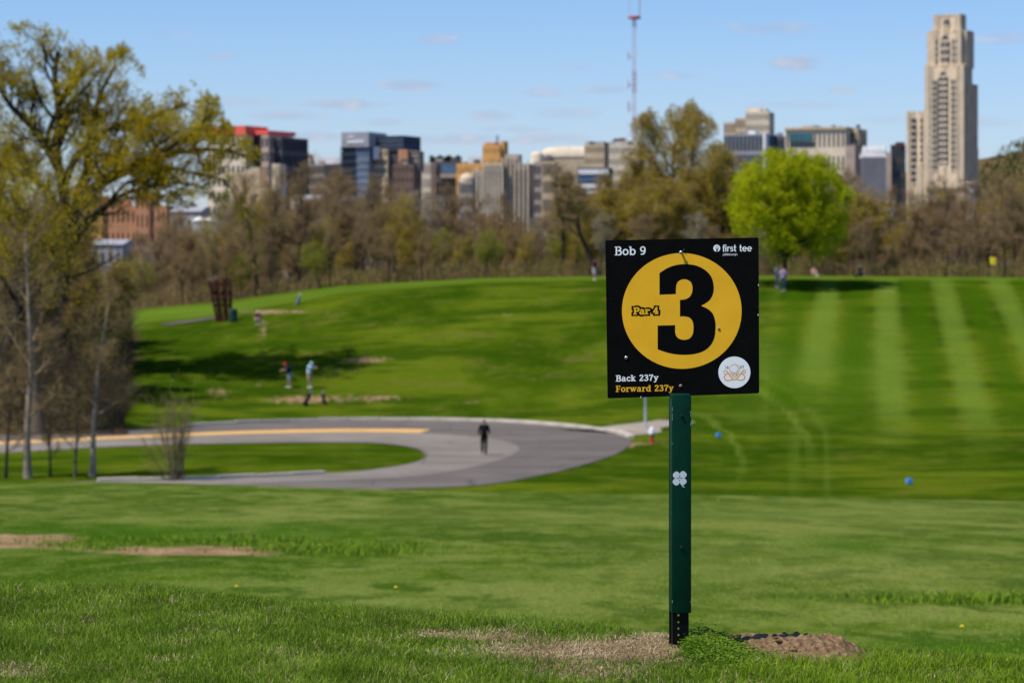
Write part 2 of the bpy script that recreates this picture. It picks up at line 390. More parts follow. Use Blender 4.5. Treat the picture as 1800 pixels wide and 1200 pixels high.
    farc = t.mix(A('dry'), farc, (.115,.185,.018))
    st_ = A('stripe')
    farc = t.mix(t.math('MULTIPLY', t.math('MAXIMUM', st_, 0.0), .8), farc, (.120,.185,.022))
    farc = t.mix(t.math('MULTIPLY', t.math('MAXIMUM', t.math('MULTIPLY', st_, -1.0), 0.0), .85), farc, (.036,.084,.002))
    col = t.mix(A('far'), nearc, farc)
    soil = t.ramp(n2, [(.3, (.16,.10,.05)), (.5, (.26,.17,.09)), (.7, (.36,.25,.14))])
    brk = t.math('ADD', A('dirt'), t.math('MULTIPLY', t.math('SUBTRACT', n2, .5), 1.3))
    col = t.mix(t.math('MULTIPLY', t.ramp(brk, [(.35,(0,0,0)),(.75,(1,1,1))]), 1.0), col, soil)
    lit = t.ramp(t.noise(1.3, 5), [(.3, (.06,.04,.022)), (.5, (.13,.085,.045)), (.7, (.09,.10,.03))])
    col = t.mix(A('leafl'), col, lit)
    # fine value variation
    fine = t.ramp(t.math('ADD', t.math('MULTIPLY', n3, .5), t.math('MULTIPLY', n5, .5)), [(.36, (.55,.55,.55)), (.64, (1.4,1.4,1.4))])
    col = t.mix(1.0, col, fine, 'MULTIPLY')
    foresoil = t.ramp(n5, [(.35, (.020,.040,.005)), (.65, (.075,.105,.018))])
    straw = t.ramp(n5, [(.38, (.06,.038,.02)), (.62, (.34,.24,.14))])
    fs = t.mix(t.ramp(A('dirt'), [(.3,(0,0,0)),(.7,(1,1,1))]), foresoil, straw)
    col = t.mix(A('fore'), col, fs)
    t.bump(t.math('ADD', t.math('MULTIPLY', n2, .7), t.math('MULTIPLY', n3, .3)), .55, .12)
    mat = t.base(col, 1.0, .0)
    o = np_mesh('ground', V, Q, mat, smooth=True, attrs=at_)
    return tag(o, 'mown golf course grass rolling from the tee down to a dip and up a hill', kind='structure')
build_ground()

# ------------------------------------------------------------------ road
def catmull(P, n):
    P = np.array(P, float); out = []
    t = np.linspace(0, len(P)-1, n)
    for u in t:
        i = min(int(u), len(P)-2); f = u-i
        p0 = P[max(i-1,0)]; p1 = P[i]; p2 = P[i+1]; p3 = P[min(i+2,len(P)-1)]
        out.append(.5*((2*p1)+(-p0+p2)*f+(2*p0-5*p1+4*p2-p3)*f*f+(-p0+3*p1-3*p2+p3)*f**3))
    return np.array(out)
RZ = road_z()
def rd(px, py): D = (CZ-RZ)*F/(py-HZ); return ((px-900)/F*D, D)
ST = [(-420,778,-420,812),(-150,769,-150,803),(0,763,0,796),(200,755,200,785),(400,745,400,779),(550,739.5,550,777.5),(700,738,640,778),(850,740,690,781),
      (970,747,722,786),(1060,757,738,791),(1103,768,745,797),(1108,780,746,802),(1078,799,738,808),(985,827,715,815),(860,850,680,821),
      (720,858,620,828),(560,861,540,833),(380,866,400,840),(200,872,200,845),(-100,880,-100,852),(-420,890,-420,860)]
NR = 240
OUT = catmull([rd(a, b) for a, b, c, d in ST], NR); INN = catmull([rd(c, d) for a, b, c, d in ST], NR)
def road_strip(name, t0, t1, i0, i1, dz, mat, nt=8, parent=None, t0b=None):
    V = []; 
    for i in range(i0, i1):
        for k in range(nt+1):
            t = t0+(t1-t0)*k/nt; p = OUT[i]*(1-t)+INN[i]*t; V.append((p[0], p[1], RZ+dz))
    n = i1-i0; idx = np.arange((n-1))[:,None]*(nt+1)+np.arange(nt)[None,:]; idx = idx.ravel()
    return np_mesh(name, V, np.stack([idx, idx+1, idx+nt+2, idx+nt+1], 1), mat, parent)
def road_mat(name, lo, hi):
    t = NT(name); n = t.noise(.35, 6, .6); n2 = t.noise(12, 4, .7)
    c = t.ramp(n, [(.3, lo), (.7, hi)]); c = t.mix(1.0, c, t.ramp(n2, [(.3,(.85,.85,.85)),(.7,(1.12,1.12,1.12))]), 'MULTIPLY')
    v_ = t.N.new('ShaderNodeTexVoronoi'); v_.feature = 'DISTANCE_TO_EDGE'; v_.inputs['Scale'].default_value = .22; tc = t.N.new('ShaderNodeTexCoord'); t.L.new(tc.outputs['Object'], v_.inputs['Vector'])
    cr = t.ramp(v_.outputs['Distance'], [(0, (.55,.55,.55)), (.012, (1,1,1))]); c = t.mix(.8, c, cr, 'MULTIPLY'); st_ = t.noise(.12, 5, .7, sc=(.4,1.6,1)); c = t.mix(1.0, c, t.ramp(st_, [(.42,(.82,.82,.82)),(.55,(1.06,1.06,1.06))]), 'MULTIPLY')
    return t.base(c, .9, .2)
M['road'] = road_mat('asphalt', (.122,.102,.088), (.158,.134,.116))
M['road_light'] = road_mat('worn_asphalt', (.185,.160,.132), (.235,.205,.170))
M['kerb'] = simple('kerb_stone', (.60,.53,.42), .9, .2, .25, .6)
M['yellow_line'] = simple('road_paint_yellow', (.62,.36,.12), .8, .2, .15, 2)
M['paved'] = road_mat('paving', (.10,.08,.062), (.15,.12,.10)); M['path'] = road_mat('path_gravel', (.30,.24,.19), (.38,.32,.26))
road = tag(road_strip('road', 0, 1, 0, NR, .0, M['road']), 'grey asphalt road curling round a hairpin bend in the dip', kind='structure')
w = tag(road_strip('road_surface', .56, .985, 0, NR, .006, M['road_light'], parent=road), 'paler worn asphalt on the inside of the bend')
line_end = int(NR*6.75/20)
ln = road_strip('road_line', .41, .57, 0, line_end, .012, M['yellow_line'], nt=2, parent=road)
tag(ln, 'long yellow centre line ending at the bend')
def kerb_run(curve, i0, i1, side, step=1.8, h=.15, w=.32):
    proto = None
    P = curve[i0:i1]; seg = np.linalg.norm(np.diff(P, axis=0), axis=1); cum = np.concatenate([[0], np.cumsum(seg)])
    n = int(cum[-1]/step); rr = random.Random(4)
    for k in range(n):
        a = k*step+.02; b = (k+1)*step-.02
        pa = np.array([np.interp(a, cum, P[:,0]), np.interp(a, cum, P[:,1])]); pb = np.array([np.interp(b, cum, P[:,0]), np.interp(b, cum, P[:,1])])
        c = (pa+pb)/2; d = pb-pa
        if proto is None:
            mb = MB(); mb.box(-.5*step+.02, .5*step-.02, -w/2, w/2, -.2, h); proto = mb.build('kerb_stone', M['kerb'], kerb_root); o = proto
        else:
            o = proto.copy(); COL.objects.link(o); o.parent = kerb_root
        nrm = np.array([-d[1], d[0]])/np.linalg.norm(d)*side*w*.45
        o.location = (c[0]+nrm[0], c[1]+nrm[1], RZ+rr.uniform(-.02, .02)); o.rotation_euler = (0, rr.uniform(-.006,.006), math.atan2(d[1], d[0])+rr.uniform(-.01,.01))
kerb_root = bpy.data.objects.new('kerb', None); COL.objects.link(kerb_root)
tag(kerb_root, 'pale stone kerb running round the outside of the road bend', kind='structure')
kerb_run(OUT, int(NR*3.6/20), int(NR*10.3/20), 1)
kerb_run(INN, int(NR*15.6/20), int(NR*18.2/20), -1, h=.12, w=.34)
# side path joining the road behind the sign, and the paved strip on the hill
def strip_path(name, pts, widths, mat, label, dz=.03, wide='y'):
    C = catmull(pts, 60); W_ = np.interp(np.linspace(0, 1, 60), np.linspace(0, 1, len(widths)), widths)
    V = []
    for i in range(60):
        d = C[min(i+1,59)]-C[max(i-1,0)]; n = np.array([-d[1], d[0]])/np.linalg.norm(d)
        for s in (-.5, -.17, .17, .5):
            p = C[i]+n*s*W_[i]; V.append((p[0], p[1], max(hz(p[0], p[1]), hz(p[0]+.3,p[1]), hz(p[0]-.3,p[1]), hz(p[0],p[1]+.35), hz(p[0],p[1]-.35))+dz))
    i = (np.arange(59)[:,None]*4+np.arange(3)[None,:]).ravel()
    o = np_mesh(name, V, np.stack([i, i+1, i+5, i+4], 1), mat); return tag(o, label, kind='structure')
strip_path('path', [rd(1050,759.5), rd(1085,757), rd(1110,751), rd(1150,745), rd(1175,742), rd(1190,740.5)], [6.2,5.2,3.4,2.9,2.8,2.6], M['path'], 'pale gravel path leaving the road bend behind the sign post')
a1 = ground_at(290, 203); a2 = ground_at(335, 204); a3 = ground_at(388, 205)
strip_path('paved_path', [(a1.x,a1.y),(a2.x,a2.y),(a3.x,a3.y)], [2.2,3,2.4], M['paved'], 'short grey brown paved path beside the rusty plank screen')

# ------------------------------------------------------------------ blades, weeds, soil in the foreground
def blades(name, P, H, Wd, lean, mats, midx, yaw=None, parent=None, label=None, curve=.5):
    """P base points (n,3), H heights, Wd widths, lean (n,2) horizontal tip shift"""
    n = len(P); th = RNG.uniform(0, math.pi, n) if yaw is None else yaw
    dx = np.stack([np.cos(th), np.sin(th), np.zeros(n)], 1)*Wd[:,None]*.5
    L3 = np.concatenate([lean, np.zeros((n,1))], 1)
    up = np.stack([np.zeros(n), np.zeros(n), H], 1)
    b0 = P-dx; b1 = P+dx; mid = P+up*.55+L3*.3*curve*2; m0 = mid-dx*.8; m1 = mid+dx*.8
    tipz = np.sqrt(np.maximum(H*H-.6*(lean**2).sum(1), (H*.25)**2)); tip = P+L3+np.stack([np.zeros(n), np.zeros(n), tipz], 1)
    t0 = tip-dx*.12; t1 = tip+dx*.12
    V = np.stack([b0,b1,m0,m1,t0,t1], 1).reshape(-1, 3); i = np.arange(n)[:,None]*6
    Q = np.concatenate([i+np.array([[0,1,3,2]]), i+np.array([[2,3,5,4]])], 1).reshape(-1, 4)
    o = np_mesh(name, V, Q, mats, parent, midx=np.repeat(midx, 2))
    return tag(o, label, kind='stuff')
def blade_mat(name, c0, c1, c2, transl=.3):
    t = NT(name); n = t.noise(6, 4); n2 = t.noise(140, 1)
    f = t.math('ADD', t.math('MULTIPLY', n, .45), t.math('MULTIPLY', n2, .55))
    col = t.ramp(f, [(.33, c0), (.5, c1), (.67, c2)]); t.base(col, .6, .08)
    tr = t.N.new('ShaderNodeBsdfTranslucent'); t.L.new(col, tr.inputs[0]); mx = t.N.new('ShaderNodeMixShader'); mx.inputs[0].default_value = transl
    t.L.new(t.bsdf.outputs[0], mx.inputs[1]); t.L.new(tr.outputs[0], mx.inputs[2]); t.L.new(mx.outputs[0], t.out.inputs[0]); return t.m
M['blade'] = blade_mat('grass_blade', (.060,.125,.006), (.150,.250,.016), (.36,.47,.06))
M['blade_lush'] = blade_mat('grass_blade_fresh', (.095,.175,.005), (.20,.32,.012), (.40,.52,.05))
M['straw'] = blade_mat('straw', (.12,.08,.035), (.36,.27,.14), (.68,.57,.37), .1)
M['weed'] = blade_mat('weed_leaf', (.035,.09,.004), (.09,.18,.008), (.25,.36,.03))
def straw_amount(x, y, z):
    px = 900+F*x/y; py = HZ-(z-CZ)*F/y; d = 0
    for cx, cy, rx, ry, a in ((1000,1146,150,17,1.1),(860,1120,100,8,.8),(1120,1140,90,14,1.0),(760,1112,45,5,.7),(1030,1185,110,20,.6),
                              (640,1150,35,5,.6),(560,1155,50,4,.5),(30,1180,50,14,.7),(1155,1122,40,9,.7),(500,1152,30,3,.5),(1360,1146,60,16,.9),(1440,1148,70,14,.9),(1210,1165,60,8,.35)):
        d = d + a*G(px, py, cx, cy, rx, ry)
    return np.clip(d+.28*vnoise(x*30, y*24, 41)+.2*vnoise(x*70, y*60, 42), 0, 1.2)
def fore_grass():
    n = 420000
    y = RNG.uniform(4.35, 7.3, n); x = RNG.uniform(-.235, .235, n)*y
    cy = crest_y(x); keep = y < cy+.95; x, y = x[keep], y[keep]
    z = height(x, y); s = straw_amount(x, y, z)
    keep = RNG.random(len(x)) > np.clip(s, 0, 1)*.93; x, y, z, s = x[keep], y[keep], z[keep], s[keep]
    cl = vnoise(x*9, y*7, 51)+.5*vnoise(x*25, y*25, 52)
    H = RNG.uniform(.009, .027, len(x))*(1+.45*cl)*(1-.35*np.clip(s,0,1)); H = np.maximum(H, .006)
    tall = RNG.random(len(x)) < .012; H[tall] *= 1.8
    W_ = RNG.uniform(.0008, .0019, len(x)); a = RNG.uniform(0, 6.283, len(x)); l = RNG.uniform(.2, 1.0, len(x))*H
    lean = np.stack([np.cos(a)*l, np.sin(a)*l], 1)
    px = 900+F*x/y
    right = ss(1150, 1350, px+80*cl)*.75+.08
    mi = np.where(RNG.random(len(x)) < right, 1, 0); mi = np.where((RNG.random(len(x)) < .02+.6*np.clip(s,0,1)) & ~tall, 2, mi)
    blades('grass', np.stack([x,y,z-.003], 1), H, W_, lean, [M['blade'], M['blade_lush'], M['straw']], mi, label='short green turf blades on the tee around the sign post')
    # straw lying flat
    n = 130000; y = RNG.uniform(4.35, 6.6, n); x = RNG.uniform(-.22, .22, n)*y; z = height(x, y); s = straw_amount(x, y, z)
    keep = (y < crest_y(x)+.4) & (RNG.random(n) < np.clip(s, .02, 1)); x, y, z = x[keep], y[keep], z[keep]; n = len(x)
    H = RNG.uniform(.002, .012, n); L_ = RNG.uniform(.008, .032, n); a = RNG.uniform(0, 6.283, n)
    lean = np.stack([np.cos(a)*L_, np.sin(a)*L_], 1)
    blades('dry_grass', np.stack([x,y,z+.001], 1), H, RNG.uniform(.0009,.002,n), lean, [M['straw']], np.zeros(n, int), yaw=a+math.pi/2, label='dead straw coloured thatch lying on the worn tee')
    # sparse outer turf so the tee goes on beyond the picture
    n = 170000; y = RNG.uniform(2.2, 8, n); x = RNG.uniform(-2.8, 2.8, n); keep = (np.abs(x/y) > .23) | (y < 4.35); x, y = x[keep], y[keep]
    keep = y < crest_y(x)+1; x, y = x[keep], y[keep]; z = height(x, y); n = len(x); H = RNG.uniform(.02,.04,n); a = RNG.uniform(0,6.283,n); l = H*.5
    blades('outer_grass', np.stack([x,y,z-.003],1), H, RNG.uniform(.002,.004,n), np.stack([np.cos(a)*l,np.sin(a)*l],1), [M['blade'],M['blade_lush']], (RNG.random(n)<.3).astype(int), label='turf blades on the tee away from the sign')
fore_grass()
def field_grass():
    # clumps of coarser grass over the near field (about 15 to 34 m away)
    n = 90000; y = 14+24*RNG.random(n)**1.25; x = RNG.uniform(-.21, .21, n)*y; z = height(x, y)
    px = 900+F*x/y; py = HZ-(z-CZ)*F/y
    cl = vnoise(x*1.3, y*.9, 61)+.6*vnoise(x*4, y*3, 62)
    keep = RNG.random(n) < np.clip(.35+.6*cl, .04, 1)*(1-np.clip(1.3*G(px,py,30,950,125,12,4)+1.2*G(px,py,350,968,135,7,4),0,1)); x, y, z, cl = x[keep], y[keep], z[keep], cl[keep]; n = len(x)
    H = RNG.uniform(.010, .024, n)*(1+.4*cl); a = RNG.uniform(0,6.283,n); l = H*1.1
    mi = (RNG.random(n) < .45+.2*cl).astype(int)
    blades('field_grass', np.stack([x,y,z-.003],1), H, RNG.uniform(.003,.007,n), np.stack([np.cos(a)*l,np.sin(a)*l],1), [M['blade'],M['blade_lush']], mi, label='slightly longer grass in the field below the tee')
    # darker tufts round the bare strips
    P = []; r = np.random.default_rng(5)
    for k in range(120):
        cpx = r.choice([r.uniform(130, 225), r.uniform(240, 640), r.normal(590, 45), r.normal(590, 45)]); cpy = (956 if cpx < 225 else 950)+(cpx-200)/450*(16 if cpx > 500 else 2)+r.normal(0, 4)
        if r.random() < .25: cpx = r.uniform(1640, 1830); cpy = r.normal(1056, 3)
        # solve distance for this row
        D = 20.0
        for _ in range(25):
            g = hz((cpx-900)/F*D, D); D = .5*D+.5*(CZ-g)*F/(cpy-HZ)
        m_ = r.integers(30, 110); rad = r.uniform(.08, .28)
        q = r.normal(0, 1, (m_, 2))*rad; P.append(np.stack([(cpx-900)/F*D+q[:,0]*1.6, D+q[:,1]], 1))
    P = np.concatenate(P); z = height(P[:,0], P[:,1]); n = len(P); H = r.uniform(.02, .075, n); a = r.uniform(0,6.283,n); l = H*.5
    blades('tall_grass', np.column_stack([P, z-.005]), H, r.uniform(.008,.018,n), np.stack([np.cos(a)*l,np.sin(a)*l],1), [M['blade'],M['blade_lush']], (r.random(n)<.35).astype(int), label='darker grass tufts round the bare soil strips')
field_grass()
def weeds():
    r = np.random.default_rng(8); n = 11000
    px = r.normal(1262, 48, n); dep = r.normal(5.27, .10, n)
    k = (px > 1200+8*np.sin(dep*90)) & (px < 1375); px, dep = px[k], dep[k]; x = (px-900)/F*dep
    g = height(x, dep); n = len(x); top = .021*np.exp(-((px-1235)/60)**2)*np.clip(1+.5*vnoise(x*60,dep*40,31),.3,2)+.013; zz = g+r.random(n)**.7*top
    # small round leaves as folded quads
    s = r.uniform(.0016, .0038, n); a = r.uniform(0, 6.283, n); ti = r.uniform(-.8, .8, n)
    ax = np.stack([np.cos(a), np.sin(a), .3*np.sin(ti)], 1)*s[:,None]; bx = np.stack([-np.sin(a)*np.cos(ti), np.cos(a)*np.cos(ti), np.sin(ti)], 1)*s[:,None]*.75
    c = np.stack([x, dep, zz], 1); V = np.stack([c-ax, c-ax*.2-bx, c+ax, c-ax*.2+bx], 1).reshape(-1,3); i = np.arange(n)[:,None]*4
    o = np_mesh('weeds', V, i+np.array([[0,1,2,3]]), M['weed']); tag(o, 'clump of small leaved bright green weeds at the foot of the post', kind='stuff')
weeds()
def mound():
    r = np.random.default_rng(14); nx, ny = 230, 120
    X = np.linspace(.38, .77, nx); Y = np.linspace(5.12, 5.74, ny); XX, YY = np.meshgrid(X, Y)
    g = height(XX.ravel(), YY.ravel()).reshape(XX.shape)
    e = ((XX-.560)/.142)**2+((YY-5.45)/.17)**2
    e = e+.35*vnoise(XX*28, YY*25, 71)+.18*vnoise(XX*80, YY*70, 72)
    def rid(f, s): return 1-np.abs(vnoise(XX*f, YY*f, s))*2
    lump = .8+.26*rid(38, 73)+.22*rid(85, 74)+.26*vnoise(XX*190, YY*190, 75)+.20*vnoise(XX*420, YY*400, 76)
    h = .021*np.clip(1.2-e, 0, 1)**.8*lump+.004*np.clip(1.5-e, 0, 1)*lump
    h = h*(.75+.5*ss(.50, .66, XX))
    Z = g+h-.006+.004*(e < 1.35)
    V = np.stack([XX, YY, Z], -1).reshape(-1, 3); i = (np.arange(ny-1)[:,None]*nx+np.arange(nx-1)[None,:]).ravel()
    t = NT('loose_soil'); n = t.noise(90, 6, .7); n2 = t.noise(400, 3)
    c = t.ramp(n, [(.3, (.09,.055,.028)), (.5, (.20,.125,.065)), (.7, (.34,.235,.135))]); c = t.mix(1., c, t.ramp(n2, [(.3,(.75,.75,.75)),(.7,(1.2,1.2,1.2))]), 'MULTIPLY')
    t.bump(n, .8, .006); mat = t.base(c, .95, .1)
    o = np_mesh('dirt_mound', V, np.stack([i, i+1, i+nx+1, i+nx], 1), mat, smooth=False)
    tag(o, 'low mound of crumbly brown soil right of the post', 'mound', kind='thing')
    mb = MB()
    for k in range(120):
        a = r.uniform(0, 6.28); q = r.uniform(.2, 1.35); x = .575+math.cos(a)*.13*q; y = 5.36+math.sin(a)*.12*q; s = r.uniform(.002, .007)
        if k == 0: x, y, s = .685, 5.33, .009
        base = hz(x, y); ee = ((x-.575)/.115)**2+((y-5.42)/.15)**2; zt = base+.022*max(0, 1-ee)+s*.3
        v0 = len(mb.v); mb.ball((x, y, zt), (s*1.3, s, s*.8), 6)
        for j in range(v0, len(mb.v)):
            p = Vector(mb.v[j]); c0 = Vector((x, y, zt)); mb.v[j] = tuple(c0+(p-c0)*r.uniform(.75, 1.3))
    tag(mb.build('clods', mat, o), kind='stuff')
mound()

# ------------------------------------------------------------------ the tee sign
M['green_paint'] = None
def sign():
    SY = 5.37
    base = Vector(((1196-900)/F*SY, SY, hz((1196-900)/F*SY, SY)))
    root = empty('tee_sign', base, 'black golf sign with yellow circle and big 3 on a green post', 'sign')
    # materials
    t = NT('sign_black'); n = t.noise(30, 5); c = t.ramp(n, [(.35, (.0012,.0013,.0014)), (.75, (.003,.0032,.0034))]); sp = t.noise(260, 2, .5)
    c = t.mix(t.ramp(sp, [(.755, (0,0,0)), (.78, (1,1,1))]), c, (.12,.12,.12)); black = t.base(c, .6, .06)
    def pr(name, col, var=.06): 
        t = NT(name); n = t.noise(22, 5); cc = t.ramp(n, [(.3, tuple(v*(1-var) for v in col)), (.7, tuple(min(1,v*(1+var)) for v in col))]); sp = t.noise(300, 2)
        cc = t.mix(t.ramp(sp, [(.76,(0,0,0)),(.79,(.7,.7,.7))]), cc, tuple(v*.45 for v in col)); return t.base(cc, .5, .15)
    yellow = pr('print_yellow', (.80,.425,.018)); white = pr('print_white', (.80,.82,.84)); tan = pr('print_tan', (.72,.36,.09)); navy = pr('print_navy', (.05,.07,.13)); lilac = pr('print_pale_blue', (.42,.47,.62)); pblack = simple('print_black', (.0016,.0016,.002), .6, .06, .2, 20)
    t = NT('green_post_paint'); n = t.noise(14, 6); c = t.ramp(n, [(.3, (.0007,.026,.012)), (.7, (.001,.038,.018))]); sc = t.noise(120, 3, .6, (1,1,.35))
    c = t.mix(t.ramp(sc, [(.735,(0,0,0)),(.76,(.8,.8,.8))]), c, (.05,.26,.15)); green = t.base(c, .45, .14)
    steel_dark = simple('post_dark_metal', (.003,.0035,.0035), .5, .15, .3, 40)
    zinc = simple('zinc_screw', (.55,.56,.58), .35, .5, .15, 80, metal=.8); brown = simple('rusty_screw', (.30,.20,.14), .6, .4, .2, 80, metal=.3); bolt_dark = simple('dark_bolt', (.015,.02,.02), .4, .5, .2, 80)
    # plane of the panel: yaw (right edge farther), roll
    yaw, roll = math.radians(-12), math.radians(1.45)
    ex = Vector((math.cos(yaw), math.sin(yaw), 0)); ez = Vector((0,0,1)); nrm = ez.cross(ex).normalized()*-1   # towards camera?
    nrm = Vector((math.sin(yaw)*-1, -math.cos(yaw), 0)) if True else nrm
    nrm = Vector((math.sin(yaw), -math.cos(yaw), 0)); 
    ex2 = ex*math.cos(roll)+ez*math.sin(roll); ez2 = ez*math.cos(roll)-ex*math.sin(roll)
    C0 = at(1199.5, 558, 5.372)
    def ray(px, py, lift=0.0):
        d = Vector(((px-900)/F, 1, (HZ-py)/F)); o = Vector((0,0,CZ)); pc = C0+nrm*lift
        s = (pc-o).dot(nrm)/d.dot(nrm); p = o+d*s-C0; return p.dot(ex2), p.dot(ez2)
    cs = [ray(1064,422.5), ray(1333.5,417.5), ray(1334.5,691), ray(1068,700)]
    Mx = Matrix((( ex2.x, -nrm.x, ez2.x, C0.x-base.x), (ex2.y, -nrm.y, ez2.y, C0.y-base.y), (ex2.z, -nrm.z, ez2.z, C0.z-base.z), (0,0,0,1)))
    # local frame: x right, y into the panel, z up
    holder = {}
    def ctx(u, v): return ray(1040+u/3.75, 400+v/3.75)
    def flat(name, polys, mat, lift, parent, label=None, thick=.00025):
        mb = MB()
        for k, pl in enumerate(polys):
            y = -lift*.3-k*.000003; n_ = len(pl)
            a = sum(pl[i][0]*pl[(i+1)%n_][1]-pl[(i+1)%n_][0]*pl[i][1] for i in range(n_))
            if a < 0: pl = pl[::-1]
            vs = [(p[0], y, p[1]) for p in pl]
            mb.add(vs, [tuple(range(n_))])
        o = mb.build(name, mat, parent); return tag(o, label) if label else o
    # panel with rounded corners and slight bow
    def rounded(cs, r, n=6):
        out = []
        for i in range(4):
            p = Vector(cs[i]); a = (Vector(cs[i-1])-p).normalized(); b = (Vector(cs[(i+1)%4])-p).normalized()
            c = p+a*r+b*r; 
            for k in range(n+1):
                th = k/n*math.pi/2; out.append(tuple(c-b*r*math.cos(th)-a*r*math.sin(th)))
        return out
    oc = rounded(cs, .0035); mb = MB(); n = len(oc); T = .0022
    mb.add([(p[0], 0, p[1]) for p in oc]+[(p[0], T, p[1]) for p in oc], [tuple(range(n-1,-1,-1))[::-1], tuple(range(n, 2*n))[::-1]]+[(i, n+i, n+(i+1)%n, (i+1)%n) for i in range(n)])
    edge = simple('panel_edge', (.06,.06,.06), .5, .4, .3, 60)
    panel = mb.build('panel', [black, edge], root); panel.data.polygons.foreach_set('material_index', [0,1]+[1]*n); panel.matrix_local = Mx
    bm = bmesh.new(); bm.from_mesh(panel.data); bmesh.ops.recalc_face_normals(bm, faces=bm.faces[:]); bm.to_mesh(panel.data); bm.free()
    # yellow disc
    cc = ctx(592.5, 549); rr = .5*(ctx(987,549)[0]-ctx(198,549)[0]); rv = .5*(ctx(592,168)[1]-ctx(592,930)[1])
    disc = flat('yellow_disc', [[(cc[0]+rr*math.cos(a), cc[1]+rv*math.sin(a)) for a in np.linspace(0, 2*math.pi, 96, endpoint=False)]], yellow, .0003, panel)
    def circ(u, v, ru, rv_=None, n=32): return [ctx(u+ru*math.cos(a), v+(rv_ or ru)*math.sin(a)) for a in np.linspace(0, 2*math.pi, n, endpoint=False)]
    def crv(P, n=60): return [tuple(p) for p in catmull(P, n)]
    o1 = crv([(447,300),(500,266),(560,246),(625,241),(692,251),(750,281),(789,325),(805,385),(800,437),(774,482),(722,515)])
    o2 = crv([(722,515),(768,537),(799,568),(814,612),(817,660),(810,722),(788,770),(748,808),(690,830),(620,838),(550,834),(490,821),(435,802)])
    o3 = crv([(551,642),(551,690),(562,719),(583,734),(612,739),(645,730),(666,702),(671,660),(666,620),(646,594),(612,585),(582,585)])
    o4 = crv([(582,476),(612,473),(640,461),(659,435),(665,400),(658,367),(640,348),(612,340),(580,348),(562,368),(556,400),(556,438)])
    three = o1+o2[1:]+[(435,645)]+o3+o4+[(447,442)]
    three = [ctx(*p) for p in three]
    num = flat('number', [three], pblack, .0006, disc)
    # ---- stroke lettering (slab serif)
    def stroke(P, w, closed=False):
        P = [Vector(p) for p in P]; out = []; n = len(P)
        for i in range(n-1 if not closed else n):
            a, b = P[i], P[(i+1)%n]; d = (b-a)
            if d.length < 1e-6: continue
            d.normalize(); q = Vector((-d.y, d.x)); e = d*(w*.28 if n > 3 else 0)
            out.append([a-q*w/2-e, b-q*w/2+e, b+q*w/2+e, a+q*w/2-e])
        return out
    def arc(cx, cy, rx, ry, a0, a1, n=12): return [(cx+rx*math.cos(math.radians(a0+(a1-a0)*k/n)), cy+ry*math.sin(math.radians(a0+(a1-a0)*k/n))) for k in range(n+1)]
    W_ = .155; SW = .085
    def serif(x, y, w=.34): return stroke([(x-w/2, y), (x+w/2, y)], SW)
    def glyph(ch):   # returns (strokes, advance); cap height 1, x height .72
        s = []; xh = .72; o = SW/2
        if ch == 'B':
            s += stroke([(.2,0),(.2,1)], W_)+stroke([(.02,o),(.45,o)], SW)+stroke([(.02,1-o),(.43,1-o)], SW)+stroke([(.2,.52),(.45,.52)], SW)
            s += stroke(arc(.42,.755,.19,.20,90,-90), W_*.9)+stroke(arc(.44,.28,.23,.235,90,-90), W_*.95); return s, .78
        if ch == 'o': return stroke(arc(.32,xh/2,.235,xh/2-.06,0,360,18), W_*.9), .66
        if ch == 'b': return stroke([(.16,0),(.16,1)], W_)+stroke([(.0,1-o),(.16,1-o)], SW)+stroke(arc(.37,xh/2,.215,xh/2-.06,150,-150,16), W_*.9), .68
        if ch == 'd': return stroke([(.50,0),(.50,1)], W_)+stroke([(.36,1-o),(.5,1-o)], SW)+stroke([(.5,o),(.68,o)], SW)+stroke(arc(.30,xh/2,.215,xh/2-.06,30,330,16), W_*.9), .72
        if ch == 'P': return stroke([(.2,0),(.2,1)], W_)+serif(.2,o,.38)+stroke([(.02,1-o),(.45,1-o)], SW)+stroke([(.2,.45),(.45,.45)], SW)+stroke(arc(.42,.72,.22,.235,90,-90), W_*.95), .74
        if ch == 'a': return stroke([(.46,.08),(.46,.5)]+arc(.29,.5,.17,.165,10,150,8), W_*.85)+stroke([(.46,o),(.62,o)], SW)+stroke(arc(.26,.2,.19,.155,0,360,14), W_*.75), .66
        if ch == 'r': return stroke([(.18,0),(.18,xh)], W_)+serif(.19,o,.36)+stroke([(.02,xh-o),(.2,xh-o)], SW)+stroke(arc(.40,.43,.2,.2,160,50,6), W_*.85), .58
        if ch == '4': return stroke([(.42,0),(.42,1)], W_)+serif(.42,o,.36)+stroke([(.04,.3),(.64,.3)], SW*1.1)+stroke([(.40,.96),(.08,.32)], SW*1.2), .72
        if ch == 'c': return stroke(arc(.33,xh/2,.235,xh/2-.06,45,320,16), W_*.88)+stroke([(.49,xh-.22),(.49,xh-.02)], SW), .6
        if ch == 'k': return stroke([(.16,0),(.16,1)], W_)+serif(.17,o,.32)+stroke([(.0,1-o),(.16,1-o)], SW)+stroke([(.2,.30),(.48,xh-.05)], SW*1.1)+stroke([(.28,.42),(.52,.04)], W_)+serif(.54,o,.26)+serif(.48,xh-o,.26), .72
        if ch == '2': return stroke(arc(.30,.74,.2,.2,160,-30,10)+[(.12,.1)], W_*.9)+stroke([(.06,.06),(.56,.06)], .12)+stroke([(.54,.05),(.54,.22)], SW), .66
        if ch == '3': return stroke(arc(.28,.76,.2,.18,150,-80,10), W_*.85)+stroke(arc(.28,.28,.235,.225,90,-150,12), W_*.9), .64
        if ch == '7': return stroke([(.05,.93),(.58,.93)], .13)+stroke([(.54,.9),(.30,.45),(.24,0)], W_*.95)+stroke([(.07,.76),(.07,.98)], SW), .64
